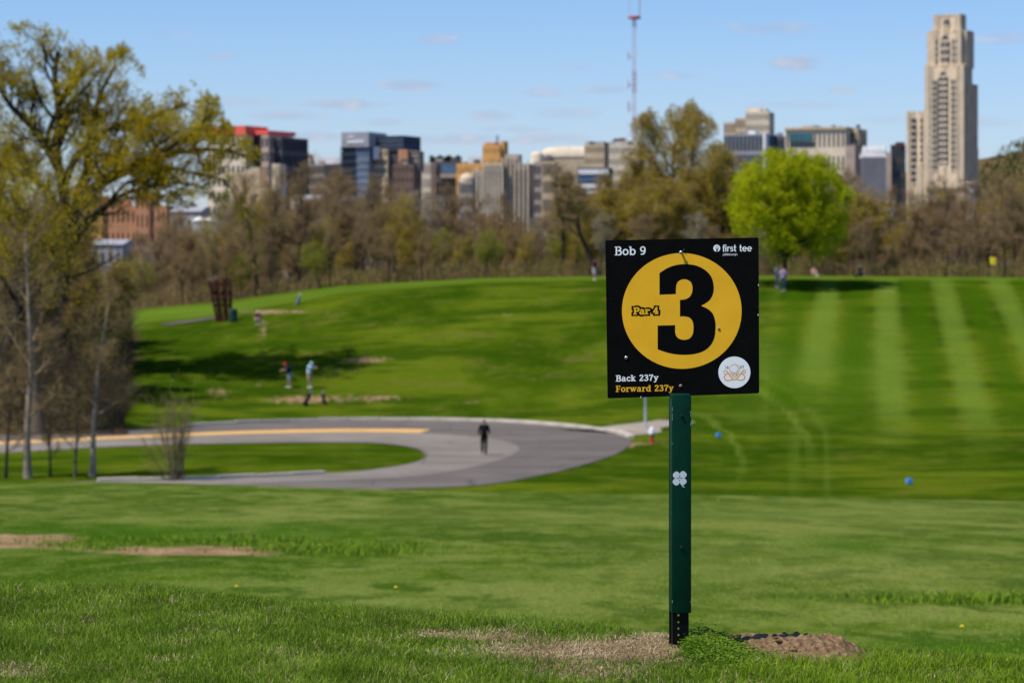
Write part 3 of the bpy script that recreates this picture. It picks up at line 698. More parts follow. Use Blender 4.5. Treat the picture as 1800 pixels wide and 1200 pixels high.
        if ch == '9': return stroke(arc(.30,.68,.21,.255,0,360,16), W_*.85)+stroke([(.51,.66),(.49,.35),(.38,.12),(.14,.08)], W_*.9), .68
        if ch == '8': return stroke(arc(.30,.75,.17,.18,0,360,14), W_*.8)+stroke(arc(.30,.27,.22,.215,0,360,14), W_*.8), .64
        if ch == '1': return stroke([(.30,0),(.30,1)], W_)+serif(.30,o,.36)+stroke([(.12,.84),(.30,.97)], SW), .55
        if ch == 'y': return stroke([(.14,xh-.04),(.33,.06)], W_*.95)+stroke([(.54,xh-.04),(.32,.0),(.22,-.2),(.06,-.2)], SW*1.35)+serif(.13,xh-o,.28)+serif(.53,xh-o,.26), .68
        if ch == 'F': return stroke([(.2,0),(.2,1)], W_)+serif(.2,o,.40)+stroke([(.02,1-o),(.62,1-o)], SW)+stroke([(.2,.5),(.46,.5)], SW)+stroke([(.6,.98),(.6,.76)], SW)+stroke([(.46,.38),(.46,.62)], SW), .70
        if ch == 'w': return stroke([(.10,xh-.04),(.26,.04)], W_*.95)+stroke([(.42,xh-.04),(.27,.03)], SW*1.2)+stroke([(.42,xh-.04),(.58,.04)], W_*.95)+stroke([(.78,xh-.04),(.59,.03)], SW*1.2)+serif(.10,xh-o,.26)+serif(.44,xh-o,.2)+serif(.77,xh-o,.26), .92
        # geometric sans for the club logo
        if ch == 'f_': return stroke([(.17,0),(.17,.78)]+arc(.33,.80,.16,.16,180,95,6), W_)+stroke([(.02,.63),(.36,.63)], .13), .36
        if ch == 'i_': return stroke([(.12,0),(.12,xh)], W_)+[[(.03,.84),(.21,.84),(.21,1.0),(.03,1.0)]], .27
        if ch == 'r_': return stroke([(.12,0),(.12,xh)], W_)+stroke(arc(.32,.42,.2,.23,165,80,6), W_), .42
        if ch == 's_': return stroke(arc(.26,.51,.17,.145,35,250,9)+arc(.27,.205,.18,.145,70,-150,9), W_*.85), .52
        if ch == 't_': return stroke([(.18,.95),(.18,.18)]+arc(.32,.2,.14,.14,190,270,4), W_)+stroke([(.03,.63),(.38,.63)], .13), .42
        if ch == 'e_': return stroke([(.1,.36),(.60,.36)], .12)+stroke(arc(.34,xh/2,.25,xh/2-.06,0,310,16), W_*.95), .70
        if ch == 'p_': return stroke([(.10,-.25),(.10,xh)], .09)+stroke(arc(.30,xh/2,.21,.31,0,360,14), .085), .58
        if ch == 'b_': return stroke([(.10,0),(.10,1)], .09)+stroke(arc(.30,xh/2,.21,.31,0,360,14), .085), .58
        if ch == 'u_': return stroke([(.09,xh),(.09,.25)]+arc(.27,.25,.18,.2,180,360,8)+[(.45,xh)], .09), .54
        if ch == 'g_': return stroke([(.50,xh),(.50,-.1)]+arc(.3,-.08,.2,.16,0,-150,6), .085)+stroke(arc(.29,xh/2,.21,.31,0,360,14), .085), .60
        if ch == 'h_': return stroke([(.09,0),(.09,1)], .09)+stroke(arc(.27,.47,.18,.2,180,0,8)+[(.45,0)], .09), .54
        return [], .38
    def text(name, chars, u0, v0, u1, v1, cap, mat, parent, lift, label=None, extra=0, spacing=0.0):
        """baseline from (u0,v0) to (u1,v1) in crop units, cap height in crop units"""
        total = sum(glyph(c)[1]+spacing for c in chars)-spacing; L_ = math.hypot(u1-u0, v1-v0); sx = L_/total; dx, dy = (u1-u0)/L_, (v1-v0)/L_
        x = 0; polys = []
        for c in chars:
            g, adv = glyph(c)
            for q in g:
                q = [Vector(p) for p in q]
                if extra:
                    cen = sum((p for p in q), Vector((0,0)))/len(q)
                    e1 = (q[1]-q[0]).normalized(); e2 = (q[3]-q[0]).normalized()
                    q = [p+(e1 if k in (1,2) else -e1)*extra+(e2 if k in (2,3) else -e2)*extra for k, p in enumerate(q)]
                polys.append([ctx(u0+dx*(x+p[0])*sx+dy*0, v0+dy*(x+p[0])*sx-p[1]*cap) for p in q])
            x += adv+spacing
        return flat(name, polys, mat, lift, parent, label)
    text('lettering', 'Bob 9', 150, 183, 363, 180, 57, white, panel, .0003, 'white lettering reading Bob 9')
    text('lettering', ['f_','i_','r_','s_','t_',' ','t_','e_','e_'], 862, 157.5, 1058, 156.5, 44, white, panel, .0003, 'white lettering reading first tee')
    text('lettering', ['p_','i_','t_','t_','s_','b_','u_','r_','g_','h_'], 865, 184, 961, 183, 14, white, panel, .0003, 'tiny white lettering reading pittsburgh')
    text('lettering_outline', 'Par 4', 275, 572, 444, 569, 45, pblack, disc, .0004, extra=.25)
    text('lettering', 'Par 4', 275, 572, 444, 569, 45, yellow, disc, .0010, 'yellow lettering reading Par 4 with a black outline', extra=.035)
    text('lettering', ['B','a','c','k',' ','2','3','7','y'], 159, 1013, 441, 1007, 40, white, panel, .0003, 'white lettering reading Back 237y', extra=.015, spacing=.03)
    text('lettering', ['F','o','r','w','a','r','d',' ','2','3','7','y'], 159, 1082, 541, 1075, 40, yellow, panel, .0003, 'yellow lettering reading Forward 237y', extra=.015, spacing=.03)
    # tee logo: round badge with a ball on a tee
    lg = flat('logo', [circ(825,136,23,23.5)], white, .0003, panel, 'small round white badge with a ball on a tee')
    flat('logo_tee', [circ(827,134,11,11,20), [ctx(819,140), ctx(835,140), ctx(831,150), ctx(831,160), ctx(822,160), ctx(822,150)]], pblack, .0003, lg)
    flat('logo_ball', [circ(827,133,6,6,16)], white, .0006, lg)
    # round club badge
    bd = flat('badge', [circ(941,953,105.5,104,48)], white, .0003, panel, 'round white badge with golden letters B and a golf ball, 18 and 97')
    Z = lambda a, b: (768.75+a/13.33*3.75, 787.5+b/13.33*3.75)     # second crop -> first crop units
    def bstroke(P, w): return [[ctx(*Z(p[0], p[1])) for p in q] for q in stroke(P, w)]
    flat('badge_ring', bstroke(arc(616,520,116,116,0,360,30), 17), tan, .0003, bd)
    flat('badge_ball', [[ctx(*Z(618+88*math.cos(a), 522+90*math.sin(a))) for a in np.linspace(0, 2*math.pi, 26, endpoint=False)]], lilac, .0003, bd)
    flat('badge_ball_face', [[ctx(*Z(612+80*math.cos(a), 512+80*math.sin(a))) for a in np.linspace(0, 2*math.pi, 26, endpoint=False)]], white, .0006, bd)
    em = bstroke([(430,560),(585,760)], 34)+bstroke([(825,545),(650,760)], 34)+bstroke([(585,745),(615,770),(650,745)], 26)+bstroke([(520,600),(600,700)], 15)+bstroke([(720,600),(640,700)], 15)
    em += bstroke([(430,560),(395,545),(362,575),(370,610),(410,640),(455,625)], 20)+bstroke(arc(450,705,75,75,230,90,14)+[(520,778),(560,760)], 24)
    em += bstroke([(820,540),(855,530),(872,560),(862,595),(820,620),(770,630)], 20)+bstroke(arc(780,700,75,72,-60,100,14)+[(720,768),(680,755)], 24)+bstroke([(560,640),(690,640),(620,700),(560,640)], 14)
    flat('badge_letters', em, tan, .0004, bd)
    def btext(chars, a, b, c, cap): 
        polys = []; x = 0; tot = sum(glyph(k)[1] for k in chars)
        for k in chars:
            g, adv = glyph(k)
            for q in g: polys.append([ctx(*Z(a+(x+p[0])/tot*(c-a), b-p[1]*cap)) for p in q])
            x += adv
        return flat('badge_year', polys, navy, .0004, bd)
    btext('18', 390, 508, 482, 70); btext('97', 742, 502, 842, 68)
    # screws: shank, domed head
    def screw(px, py, r, L_, mat, slot=True):
        x, z = ray(px, py); mb = MB(); mb.tube([(x,.004,z),(x,-L_,z)], r*.55, 10)
        mb.tube([(x,-L_,z),(x,-L_-r*.35,z),(x,-L_-r*.7,z)], [r, r*.95, r*.55], 14); o = mb.build('screw', mat, panel, True)
        if slot:
            mb = MB(); mb.box(x-r*.5, x+r*.5, -L_-r*.75, -L_-r*.72, z-r*.10, z+r*.10); mb.build('slot', bolt_dark, o)
    screw(1198,443.7,.0037,.0075, zinc); screw(1263.6,577.8,.0028,.0002, brown); screw(1100.8,628.5,.0038,.0002, zinc); screw(1196.5,678,.0034,.0002, brown)
    mb = MB(); x, z = ray(1201.5,440); mb.tube([(x,-.001,z),(x+.0015,-.004,z+.002)], .0006, 5); mb.build('wire_end', zinc, panel)
    # chips at the panel rim
    for (a, b) in ((1333.3,501),(1332.6,553),(1126.5,697.6)):
        x, z = ray(a, b); mb = MB(); mb.add([(x-.0009,-.0004,z-.0014),(x+.0004,-.0004,z-.0018),(x+.0006,-.0004,z+.0012),(x-.0003,-.0004,z+.002)], [(0,1,2,3)]); mb.build('paint_chip', white, panel)
    # ---- sleeve and inner post (local to root)
    py_ = math.radians(2.0); R = Matrix.Rotation(py_*-1, 4, 'Z')
    sc = F/SY; h = lambda row: (HZ-row)/F*5.34+CZ-base.z
    w = .0385; fy = -.035; z0 = h(1076.5); z1 = h(692.5)
    xo = ((1198-900)/F*5.335)-base.x
    def bevbox(name, x0, x1, y0, y1, z0, z1, mat, bv, parent):
        bm = bmesh.new(); bmesh.ops.create_cube(bm, size=1)
        for v in bm.verts: v.co = Vector(((x0+x1)/2+v.co.x*(x1-x0), (y0+y1)/2+v.co.y*(y1-y0), (z0+z1)/2+v.co.z*(z1-z0)))
        bmesh.ops.bevel(bm, geom=bm.edges[:], offset=bv, segments=3, affect='EDGES', profile=.5)
        me = bpy.data.meshes.new(name); bm.to_mesh(me); bm.free(); me.materials.append(mat); me.polygons.foreach_set('use_smooth', [True]*len(me.polygons))
        o = bpy.data.objects.new(name, me); COL.objects.link(o); o.parent = parent; return o
    slv = bevbox('sleeve', -w/2, w/2, 0, .040, z0, z1, green, .0016, root); slv.location = (xo, fy, 0); slv.rotation_euler = (0,0,math.radians(5.0))
    mb = MB()
    # inner post: perforated front plate + sides
    iw = .032; hy = .0085; pz0 = -.06; pz1 = z1-.01; holes = [h(r_) for r_ in (1080.5, 1092.7, 1104, 1115.5, 1127.5)]; hr = .0021; hx = -.0045
    zs = [pz0]; pw = iw/2
    cells = sorted([(z-hr*1.6, z+hr*1.6) for z in holes]); cur = pz0
    def plate(z_a, z_b):
        for xa, xb in ((-pw, hx-hr*1.6), (hx-hr*1.6, hx+hr*1.6), (hx+hr*1.6, pw)): mb.add([(xa,0,z_a),(xb,0,z_a),(xb,0,z_b),(xa,0,z_b)], [(0,1,2,3)])
    for (a, b) in cells:
        plate(cur, a); cz = (a+b)/2
        for xa, xb in ((-pw, hx-hr*1.6), (hx+hr*1.6, pw)): mb.add([(xa,0,a),(xb,0,a),(xb,0,b),(xa,0,b)], [(0,1,2,3)])
        nn = 16; ring = [(hx+hr*math.cos(2*math.pi*k/nn), 0, cz+hr*math.sin(2*math.pi*k/nn)) for k in range(nn)]
        sq = []
        for k in range(nn):
            c_, s_ = math.cos(2*math.pi*k/nn), math.sin(2*math.pi*k/nn); f_ = 1.6/max(abs(c_), abs(s_)); sq.append((hx+hr*f_*c_, 0, cz+hr*f_*s_))
        mb.add(ring+sq, [(k, nn+k, nn+(k+1)%nn, (k+1)%nn) for k in range(nn)]); cur = b
    plate(cur, pz1)
    for xs in (-pw, pw): mb.add([(xs,0,pz0),(xs,.026,pz0),(xs,.026,pz1),(xs,0,pz1)], [(0,1,2,3)])
    for sx in (-1, 1): mb.box(sx*pw-.003, sx*pw+.003, .024, .027, pz0, pz1)
    ip = mb.build('inner_post', steel_dark, root); ip.location = (xo-.0014, fy+.006, 0); ip.rotation_euler = (0,0,math.radians(5.0))
    # inner post continues up behind the panel to carry it
    mb = MB(); mb.box(-.014,.014,.012,.036, z1-.05, h(440)); up = mb.build('upper_post', steel_dark, root); up.location = (xo, 0, 0)
    for row in (729.5, 960.5):
        z = h(row); x = -.0005; mb = MB(); mb.tube([(x,.001,z),(x,-.002,z)], .0036, 6); mb.tube([(x,-.002,z),(x,-.0035,z)], .0022, 8); b_ = mb.build('bolt', bolt_dark, slv)
    # four leaf clover sticker
    ccx, ccz = -.0035, h(840); polys = []
    for (lx, lz, ang) in ((-.0068,.0068,135),(.0068,.0075,45),(-.0072,-.0068,225),(.0066,-.0062,315)):
        pl = []
        for k in range(20):
            a = 2*math.pi*k/20; rr_ = .0072*(1-.16*math.cos(a)**8*1.0) if True else 0
            q = Vector((rr_*math.cos(a)*1.0, rr_*math.sin(a)*.95)); an = math.radians(ang); pl.append((ccx+lx+q.x*math.cos(an)-q.y*math.sin(an), ccz+lz+q.x*math.sin(an)+q.y*math.cos(an)))
        polys.append(pl)
    for q in ((-1,1),(1,1),(-1,-1),(1,-1)): polys.append([(ccx,ccz),(ccx+q[0]*.006,ccz+q[1]*.002),(ccx+q[0]*.006,ccz+q[1]*.007),(ccx+q[0]*.002,ccz+q[1]*.007)])
    polys += stroke([(ccx+.0005,ccz-.001),(ccx+.002,ccz-.010),(ccx+.006,ccz-.0155),(ccx+.009,ccz-.017)], .0016)
    o = flat('clover_sticker', [[(p[0], p[1]) for p in q] for q in polys], pr('sticker_white', (.72,.76,.78)), .0004, slv, 'white four leaf clover sticker')
    # worn paint along the sleeve edge
    r_ = random.Random(3)
    for k in range(14):
        z = r_.choice([z0+.012, z0+.02, z0+.33, z0+.40, z1-.03, z1-.035, z1-.05])+r_.uniform(-.01,.01); L_ = r_.uniform(.0008,.0032); sx = -w/2+.0009 if k % 4 else w/2-.0012
        mb = MB(); mb.add([(sx-.0006,-.0004,z-L_),(sx+.0005,-.0004,z-L_*.6),(sx+.0008,-.0004,z+L_*.7),(sx-.0004,-.0004,z+L_)], [(0,1,2,3)]); mb.build('paint_chip', simple('bare_primer', (.30,.48,.40), .6) if k == 0 else bpy.data.materials['bare_primer'], slv)
sign()

# ------------------------------------------------------------------ buildings beyond the woods
GZ = -36.0
def wall_mat(name, c, var=.12, scale=.12, rough=.85):
    t = NT(name); n = t.noise(scale, 4); n2 = t.noise(1.5, 3, sc=(1,1,.25))
    col = t.ramp(n, [(.3, tuple(x*(1-var) for x in c)), (.7, tuple(min(1,x*(1+var)) for x in c))])
    col = t.mix(1., col, t.ramp(n2, [(.3,(.88,.88,.88)),(.7,(1.08,1.08,1.08))]), 'MULTIPLY'); return t.base(col, rough, .2)
def glass_mat(name, c, rough=.15): return simple(name, c, rough, .6, .25, .15)
WM = dict(tan=wall_mat('tan_stone', (.62,.48,.31)), cream=wall_mat('cream_stone', (.74,.62,.46)), brown=wall_mat('brown_brick', (.20,.13,.095)), dark=wall_mat('dark_cladding', (.085,.075,.075)),
          darkgrey=wall_mat('dark_grey_wall', (.12,.11,.12)), grey=wall_mat('grey_panel', (.33,.33,.36)), white=wall_mat('white_wall', (.82,.80,.78)), red=wall_mat('red_roof', (.80,.13,.10)),
          orange=wall_mat('orange_brick', (.74,.40,.13)), brick=wall_mat('red_brown_brick', (.55,.27,.14)), stone=wall_mat('grey_brown_stone', (.40,.34,.29)), pink=wall_mat('pinkish_stone', (.50,.38,.30)),
          steel=wall_mat('blue_steel', (.09,.12,.17)), lime=wall_mat('limestone', (.80,.63,.43)), limed=wall_mat('weathered_limestone', (.64,.51,.36)), roofgreen=wall_mat('pale_green_roof', (.42,.46,.44)),
          g_dark=glass_mat('dark_glass', (.02,.028,.04)), g_blue=glass_mat('blue_glass', (.09,.17,.26)), g_teal=glass_mat('teal_glass', (.03,.11,.13)), g_win=glass_mat('window_glass', (.045,.05,.06)),
          g_light=glass_mat('pale_blue_glass', (.22,.32,.42)), maroon=wall_mat('maroon_panel', (.16,.02,.02)))
class Bld:
    """one building; rows and columns of the photograph give its size at distance D"""
    def __init__(s, name, label, D, corner, th=12, cat='building', group=None):
        s.D = D; s.th = math.radians(th); C = at(corner, HZ, D); s.C = C
        s.root = empty(name, (C.x, C.y, GZ), label, cat, group, rz=-s.th); s.sc = D/F
    def z(s, row): return CZ+(HZ-row)*s.sc-GZ
    def lx(s, px, d=0.0):
        # local x of a point on the plane local y = d seen at column px
        c, n = math.cos(s.th), math.sin(s.th); k = (px-900)/F
        # world = C + x*(c,-n) + d*(n,c)
        return (k*(s.C.y+d*c)-s.C.x-d*n)/(c+k*n)
    def block(s, px0, px1, top, bot=None, d0=0.0, depth=20, mat='tan', name='wall', rows=0, cols=0, glass='g_win', srows=None, scols=0, mx=.28, mz=.35, parent=None, inset=.5, label=None, roof=None):
        """wall block with a real grid of piers and floors in front of recessed glazing"""
        x0, x1 = s.lx(px0, d0), s.lx(px1, d0); z0 = 0 if bot is None else s.z(bot); z1 = s.z(top)
        mb = MB(); par = parent or s.root
        if rows and cols:
            gz0, gz1 = z0, z1-.6
            g = MB(); g.box(x0+inset, x1-inset, d0+inset, d0+depth-inset, z0, z1-.3); 
            cw = (x1-x0)/cols; pw = cw*mx; rh = (z1-z0)/rows; ph = rh*mz
            for k in range(cols+1):
                xc = x0+k*cw; a = max(x0, xc-pw/2); b = min(x1, xc+pw/2); mb.box(a, b, d0, d0+inset+.1, z0, z1)
            for k in range(rows+1):
                zc = z0+k*rh; a = max(z0, zc-ph/2); b = min(z1, zc+ph/2)
                for j in range(cols):
                    mb.box(x0+j*cw+pw*.5-.01, x0+(j+1)*cw-pw*.5+.01, d0+.08, d0+inset+.1, a, b)
            sc_ = scols or max(2, int(depth/max(cw, 1)))
            cw = depth/sc_; pw = cw*mx
            for side, xs in ((0, x0), (1, x1)):
                xa, xb = (xs, xs+inset+.1) if side == 0 else (xs-inset-.1, xs)
                for k in range(sc_+1):
                    yc = d0+k*cw; a = max(d0+.55, yc-pw/2); b = min(d0+depth, yc+pw/2)
                    if b > a: mb.box(xa, xb, a, b, z0, z1)
                for k in range(rows+1):
                    zc = z0+k*rh; a = max(z0, zc-ph/2); b = min(z1, zc+ph/2); mb.box(xa+(.08 if side == 0 else 0), xb-(.08 if side else 0), d0+.6, d0+depth, a, b)
            mb.box(x0, x1, d0+depth-.4, d0+depth, z0, z1)
            mb.box(x0+.05, x1-.05, d0+.05, d0+depth-.05, z1-.25, z1+.02)
            w = mb.build(name, WM[mat], par)
            go = g.build('glazing', WM[glass], w)
        else:
            mb.box(x0, x1, d0, d0+depth, z0, z1); w = mb.build(name, WM[mat], par)
        if rows and name == 'wall' and x1-x0 > 8:
            rr = random.Random(int(px0*7+top)); 
            for k in range(rr.randint(2, 4)):
                a = rr.uniform(x0+1, x1-4); q = MB(); hh = rr.uniform(1.0, 2.6); q.box(a, a+rr.uniform(1.5, 4), d0+rr.uniform(2, 5), d0+rr.uniform(6, 9), z1+.03, z1+hh); q.build('rooftop_unit', WM[rr.choice(['grey', 'darkgrey', 'stone', mat])], w)
        if roof:
            r = MB(); r.box(x0-.4, x1+.4, d0-.4, d0+depth+.4, z1+.02, z1+1.0); r.build('roof', WM[roof], par)
        if label: w['label'] = label
        return w, x0, x1, z0, z1
    def box(s, px0, px1, top, bot, d0, d1, mat, name, parent=None, label=None):
        x0, x1 = s.lx(px0, d0), s.lx(px1, d0); mb = MB(); mb.box(x0, x1, d0, d1, s.z(bot), s.z(top)); o = mb.build(name, WM[mat], parent or s.root)
        if label: o['label'] = label
        return o

def cathedral():
    b = Bld('tower', 'tall stepped limestone gothic tower standing above the wood', 1900, 1694, 27, 'tower')
    def tier(name, p0, p1, top, bot, d0, depth, piers, mat='lime'):
        x0, x1 = b.lx(p0, d0), b.lx(p1, d0); z0, z1 = b.z(bot), b.z(top); mb = MB()
        depth *= .72; mb.box(x0, x1, d0, d0+depth, z0, z1)
        w = mb.build(name, WM[mat], b.root)
        # corner buttresses and parapet points
        m2 = MB(); bw = (x1-x0)*.10
        for xx in (x0, x1-bw):
            m2.box(xx-.35, xx+bw+.35, d0-.9, d0+1.4, z0, z1+1.2)
        n = piers
        for k in range(n):
            xc = x0+(x1-x0)*(k+.5)/n; m2.box(xc-.75, xc+.75, d0-.65, d0+.3, z0, z1+.6)
        for k in range(5):
            yc = d0+depth*(k+.5)/5; m2.box(x1-.3, x1+.65, yc-1.0, yc+1.0, z0, z1+.5)
        for k in range(n*2):
            xc = x0+(x1-x0)*(k+.5)/(n*2); m2.box(xc-.5, xc+.5, d0-.4, d0+.5, z1-.2, z1+1.8)
        for k in range(8):
            yc = d0+depth*(k+.5)/8; m2.box(x1-.5, x1+.4, yc-.6, yc+.6, z1-.2, z1+1.6)
        m2.build('buttress', WM['limed'], w)['kind'] = 'stuff'
        return w, x0, x1, z0, z1
    def lancet(par, px, hw, top, bot, d, pointed=True, mull=1):
        xc = b.lx(px, d); z0, z1 = b.z(bot), b.z(top); w2 = hw*b.sc
        poly = [(xc-w2, z0), (xc+w2, z0), (xc+w2, z1-(w2*1.6 if pointed else 0))]
        if pointed: poly += [(xc+w2*.72, z1-w2*.75), (xc, z1), (xc-w2*.72, z1-w2*.75), (xc-w2, z1-w2*1.6)]
        else: poly += [(xc-w2, z1)]
        mb = MB(); n = len(poly); mb.add([(x, d-.72, z) for x, z in poly]+[(x, d-.1, z) for x, z in poly], [tuple(range(n))]+[(i, n+i, n+(i+1)%n, (i+1)%n) for i in range(n)])
        o = mb.build('window', WM['g_win'], par); f = MB()
        for k in range(mull): 
            xm = xc-w2+2*w2*(k+1)/(mull+1); f.box(xm-.18, xm+.18, d-.95, d-.7, z0, z1-w2)
        nz = max(1, int((z1-z0)/4.2))
        for k in range(nz): zz = z0+(z1-z0)*k/nz; f.box(xc-w2, xc+w2, d-.90, d-.7, zz, zz+1.1)
        f.build('tracery', WM['lime'], o)['kind'] = 'stuff'
    # lower body, mid shaft, upper shaft, crown
    w0, *_ = tier('lower_body', 1612, 1696, 292, 470, 2, 32, 5, 'lime')
    w1, *_ = tier('shaft', 1627, 1694, 116, 330, 0, 26, 3)
    w1b, *_ = tier('rear_shaft', 1629, 1702, 150, 330, 6, 30, 3, 'limed')
    w2, *_ = tier('upper_shaft', 1638.5, 1689, 54, 118, 3, 20, 3)
    w2b, *_ = tier('upper_flank', 1631, 1699, 56, 118, 7, 22, 4, 'limed')
    w3, *_ = tier('crown_block', 1642, 1688, 27, 56, 5, 16, 3)
    w4, *_ = tier('side_wing', 1595, 1628, 196, 470, 5, 22, 2)
    w5, *_ = tier('far_wing', 1694, 1706, 262, 470, 12, 24, 1, 'limed')
    lancet(w1, 1658, 8.5, 124, 286, 0, True, 2); lancet(w2, 1661.5, 8, 59, 112, 3, True, 2)
    for p in (1641, 1646.5, 1674, 1680): lancet(w1, p, 1.5, 140, 300, 0, False, 0)
    for p in (1647, 1675.5, 1682): lancet(w2, p, 1.3, 68, 114, 3, False, 0)
    for p in (1604, 1609, 1620): lancet(w4, p, 1.9, 206, 322, 5, False, 0)
    for p in (1635, 1687): lancet(w1, p, 1.1, 220, 300, 0, False, 0)
    lancet(w3, 1664, 5, 33, 46, 5, False, 2)
    # battlements
    mb = MB()
    for k in range(7):
        xc = b.lx(1644+k*7, 5); mb.box(xc-.7, xc+.7, 4.6, 6, b.z(27), b.z(24-(k%3==0)*1.2))
    mb.build('battlement', WM['lime'], w3)
cathedral()

# red roofed hospital block
b = Bld('hospital_block', 'tall cream and dark block with a bright red roof edge behind the big left tree', 1350, 431, 26)
b.block(364, 431, 238, None, 0, 20, 'cream', rows=14, cols=8, glass='g_win', mz=.5, mx=.45)
b.box(362, 431.5, 221, 238, -.5, 21, 'red', 'roof')
b.block(431, 461, 236, None, 8, 26, 'dark', rows=13, cols=4, glass='g_dark'); b.box(430, 471, 229, 236, 7, 34, 'red', 'roof')
b.block(459, 472, 238, None, 4, 24, 'pink', rows=13, cols=2); b.block(472, 495, 241, None, 10, 26, 'darkgrey', rows=12, cols=4, glass='g_dark')
b = Bld('tan_block', 'low tan block with a dark vertical slot in front of the red roofed block', 1150, 452, 8)
b.block(408, 429, 305, None, 0, 16, 'tan'); b.block(433, 452, 298, None, 0, 16, 'tan'); b.box(429, 433, 306, 362, 3, 14, 'dark', 'slot'); b.box(400, 462, 362, 372, -3, 14, 'cream', 'terrace'); b.block(394, 470, 372, None, -2, 15, 'dark')
b = Bld('tan_stair_block', 'stepped tan stone block right of the dark slot', 1120, 485, 10)
b.block(455, 485, 330, None, 0, 14, 'tan'); b.block(440, 456, 293, None, 6, 12, 'tan'); b.block(478, 492, 287, None, 8, 10, 'cream')
b = Bld('red_roof_house', 'small cream house with a red pitched roof low behind the trees', 900, 472, 14)
w, x0, x1, z0, z1 = b.block(446, 472, 378, None, 0, 8, 'cream', rows=14, cols=4)
mb = MB(); zt = b.z(362); mb.add([(x0-.5,-.5,z1),(x1+.5,-.5,z1),(x1+.5,8.5,z1),(x0-.5,8.5,z1),(x0-.5,4,zt),(x1+.5,4,zt)], [(0,1,5,4),(3,4,5,2),(0,4,3),(1,2,5)]); mb.build('roof', WM['red'], b.root)
b = Bld('brown_office', 'wide brown grey office block between the red roofed block and the glass tower', 1450, 570, 6)
b.block(498, 570, 289, None, 0, 30, 'stone', rows=14, cols=12, glass='g_dark', mx=.35); b.block(507, 545, 270, 289, 10, 16, 'tan', name='upper_floor', rows=2, cols=5); b.block(520, 541, 267, 271, 12, 10, 'orange', name='penthouse')
for p, t_ in ((513, 266), (551, 264), (558, 270)): b.box(p, p+3, t_, 274 if p < 540 else 289, 14, 16, 'white', 'chimney')
b = Bld('cream_office', 'cream office with a white band left of the glass tower', 1480, 600, 6)
b.block(568, 600, 288, None, 0, 22, 'tan', rows=12, cols=6, glass='g_win'); b.box(556, 600, 277, 288, -.6, 21, 'white', 'parapet')
b = Bld('dark_annex', 'long dark low building with a white roof line below the glass tower', 1000, 640, 4)
b.block(520, 640, 352, None, 0, 18, 'dark', rows=8, cols=16, glass='g_dark'); b.box(519, 612, 343, 352, -.6, 18, 'white', 'roof')
b.block(511, 526, 345, None, -4, 8, 'cream')
# glass tower
b = Bld('glass_tower', 'grey topped glass tower with faint white roof lettering', 1400, 648, 22)
w, x0, x1, z0, z1 = b.block(600, 648, 232, 258, 0, 22, 'grey', name='grey_crown')
mb = MB(); r = random.Random(2)
for row, xa, xb, h_ in ((239, 612, 622, 3), (246.5, 611, 640, 5)):
    p = xa
    while p < xb: wd = r.uniform(1.6, 3); mb.box(b.lx(p), b.lx(min(p+wd, xb)), -.35, -.02, b.z(row+h_), b.z(row)); p += wd+.7
mb.build('lettering', WM['white'], w)['kind'] = 'stuff'
b.block(598, 623, 258, None, .5, 20, 'steel', name='dark_glass_wall', rows=24, cols=5, glass='g_dark', mx=.1, mz=.12)
b.block(623, 648, 257, None, 1.2, 20, 'grey', name='pale_glass_wall', rows=24, cols=5, glass='g_light', mx=.08, mz=.1)
b.block(648, 709, 238, 264, 9, 22, 'steel', name='plant_floor', rows=3, cols=14, glass='g_dark', mx=.3, mz=.3)
b.block(648, 681, 262, None, 7, 20, 'tan', name='brick_wall', rows=20, cols=5, glass='g_dark', mx=.45); b.block(681, 700, 264, None, 10, 20, 'dark', name='dark_wall')
b.box(656, 663, 258, 280, 4, 8, 'white', 'stair_core')
b = Bld('brick_slab', 'plain brown brick slab right of the glass tower', 1250, 727, 10)
b.block(690, 727, 289, None, 0, 18, 'brown', rows=16, cols=5, glass='g_win', mx=.6, mz=.55); b.block(700, 716, 262, 289, 5, 10, 'brick', name='upper_block')
b.block(714, 736, 264, 300, 9, 12, 'stone', name='rear_block', rows=4, cols=4)
b = Bld('ribbed_hall', 'pale ribbed hall with tall window strips beside a dark block', 1300, 757, 10)
b.block(738, 757, 286, None, 0, 14, 'cream', rows=12, cols=4, glass='g_win', mx=.5); b.block(727, 739, 291, None, 4, 12, 'g_light', name='glass_link')
b = Bld('dark_glass_block', 'dark block with a wide blue window band left of the orange building', 1330, 806, 6)
b.block(757, 806, 284, None, 0, 20, 'darkgrey', rows=9, cols=6, glass='g_dark'); b.box(776, 801, 289, 304, -.6, .4, 'g_blue', 'window_band'); b.box(774, 804, 305, 313, -1.2, 1, 'stone', 'ledge')
b = Bld('white_shed', 'small white rooftop hall left of the orange building', 1600, 846, 5); b.block(823, 848, 276, None, 0, 14, 'white')
b = Bld('orange_building', 'sunlit orange brick building with a stepped tower top', 1300, 879, 14)
b.block(848, 879, 254, None, 6, 16, 'orange', name='tower', rows=16, cols=5, mx=.7, mz=.6); b.block(802, 850, 287, None, 0, 22, 'orange', rows=12, cols=10, mx=.7, mz=.6)
b.block(852, 870, 249, 254, 9, 9, 'brick', name='penthouse'); b.block(879, 886, 247, 300, 8, 8, 'orange', name='chimney')
for p in (872, 875): b.box(p, p+.8, 236, 250, 10, 10.8, 'darkgrey', 'mast')
b = Bld('gothic_hall', 'grey brown gothic stone hall with ribbed turrets', 1150, 905, 10)
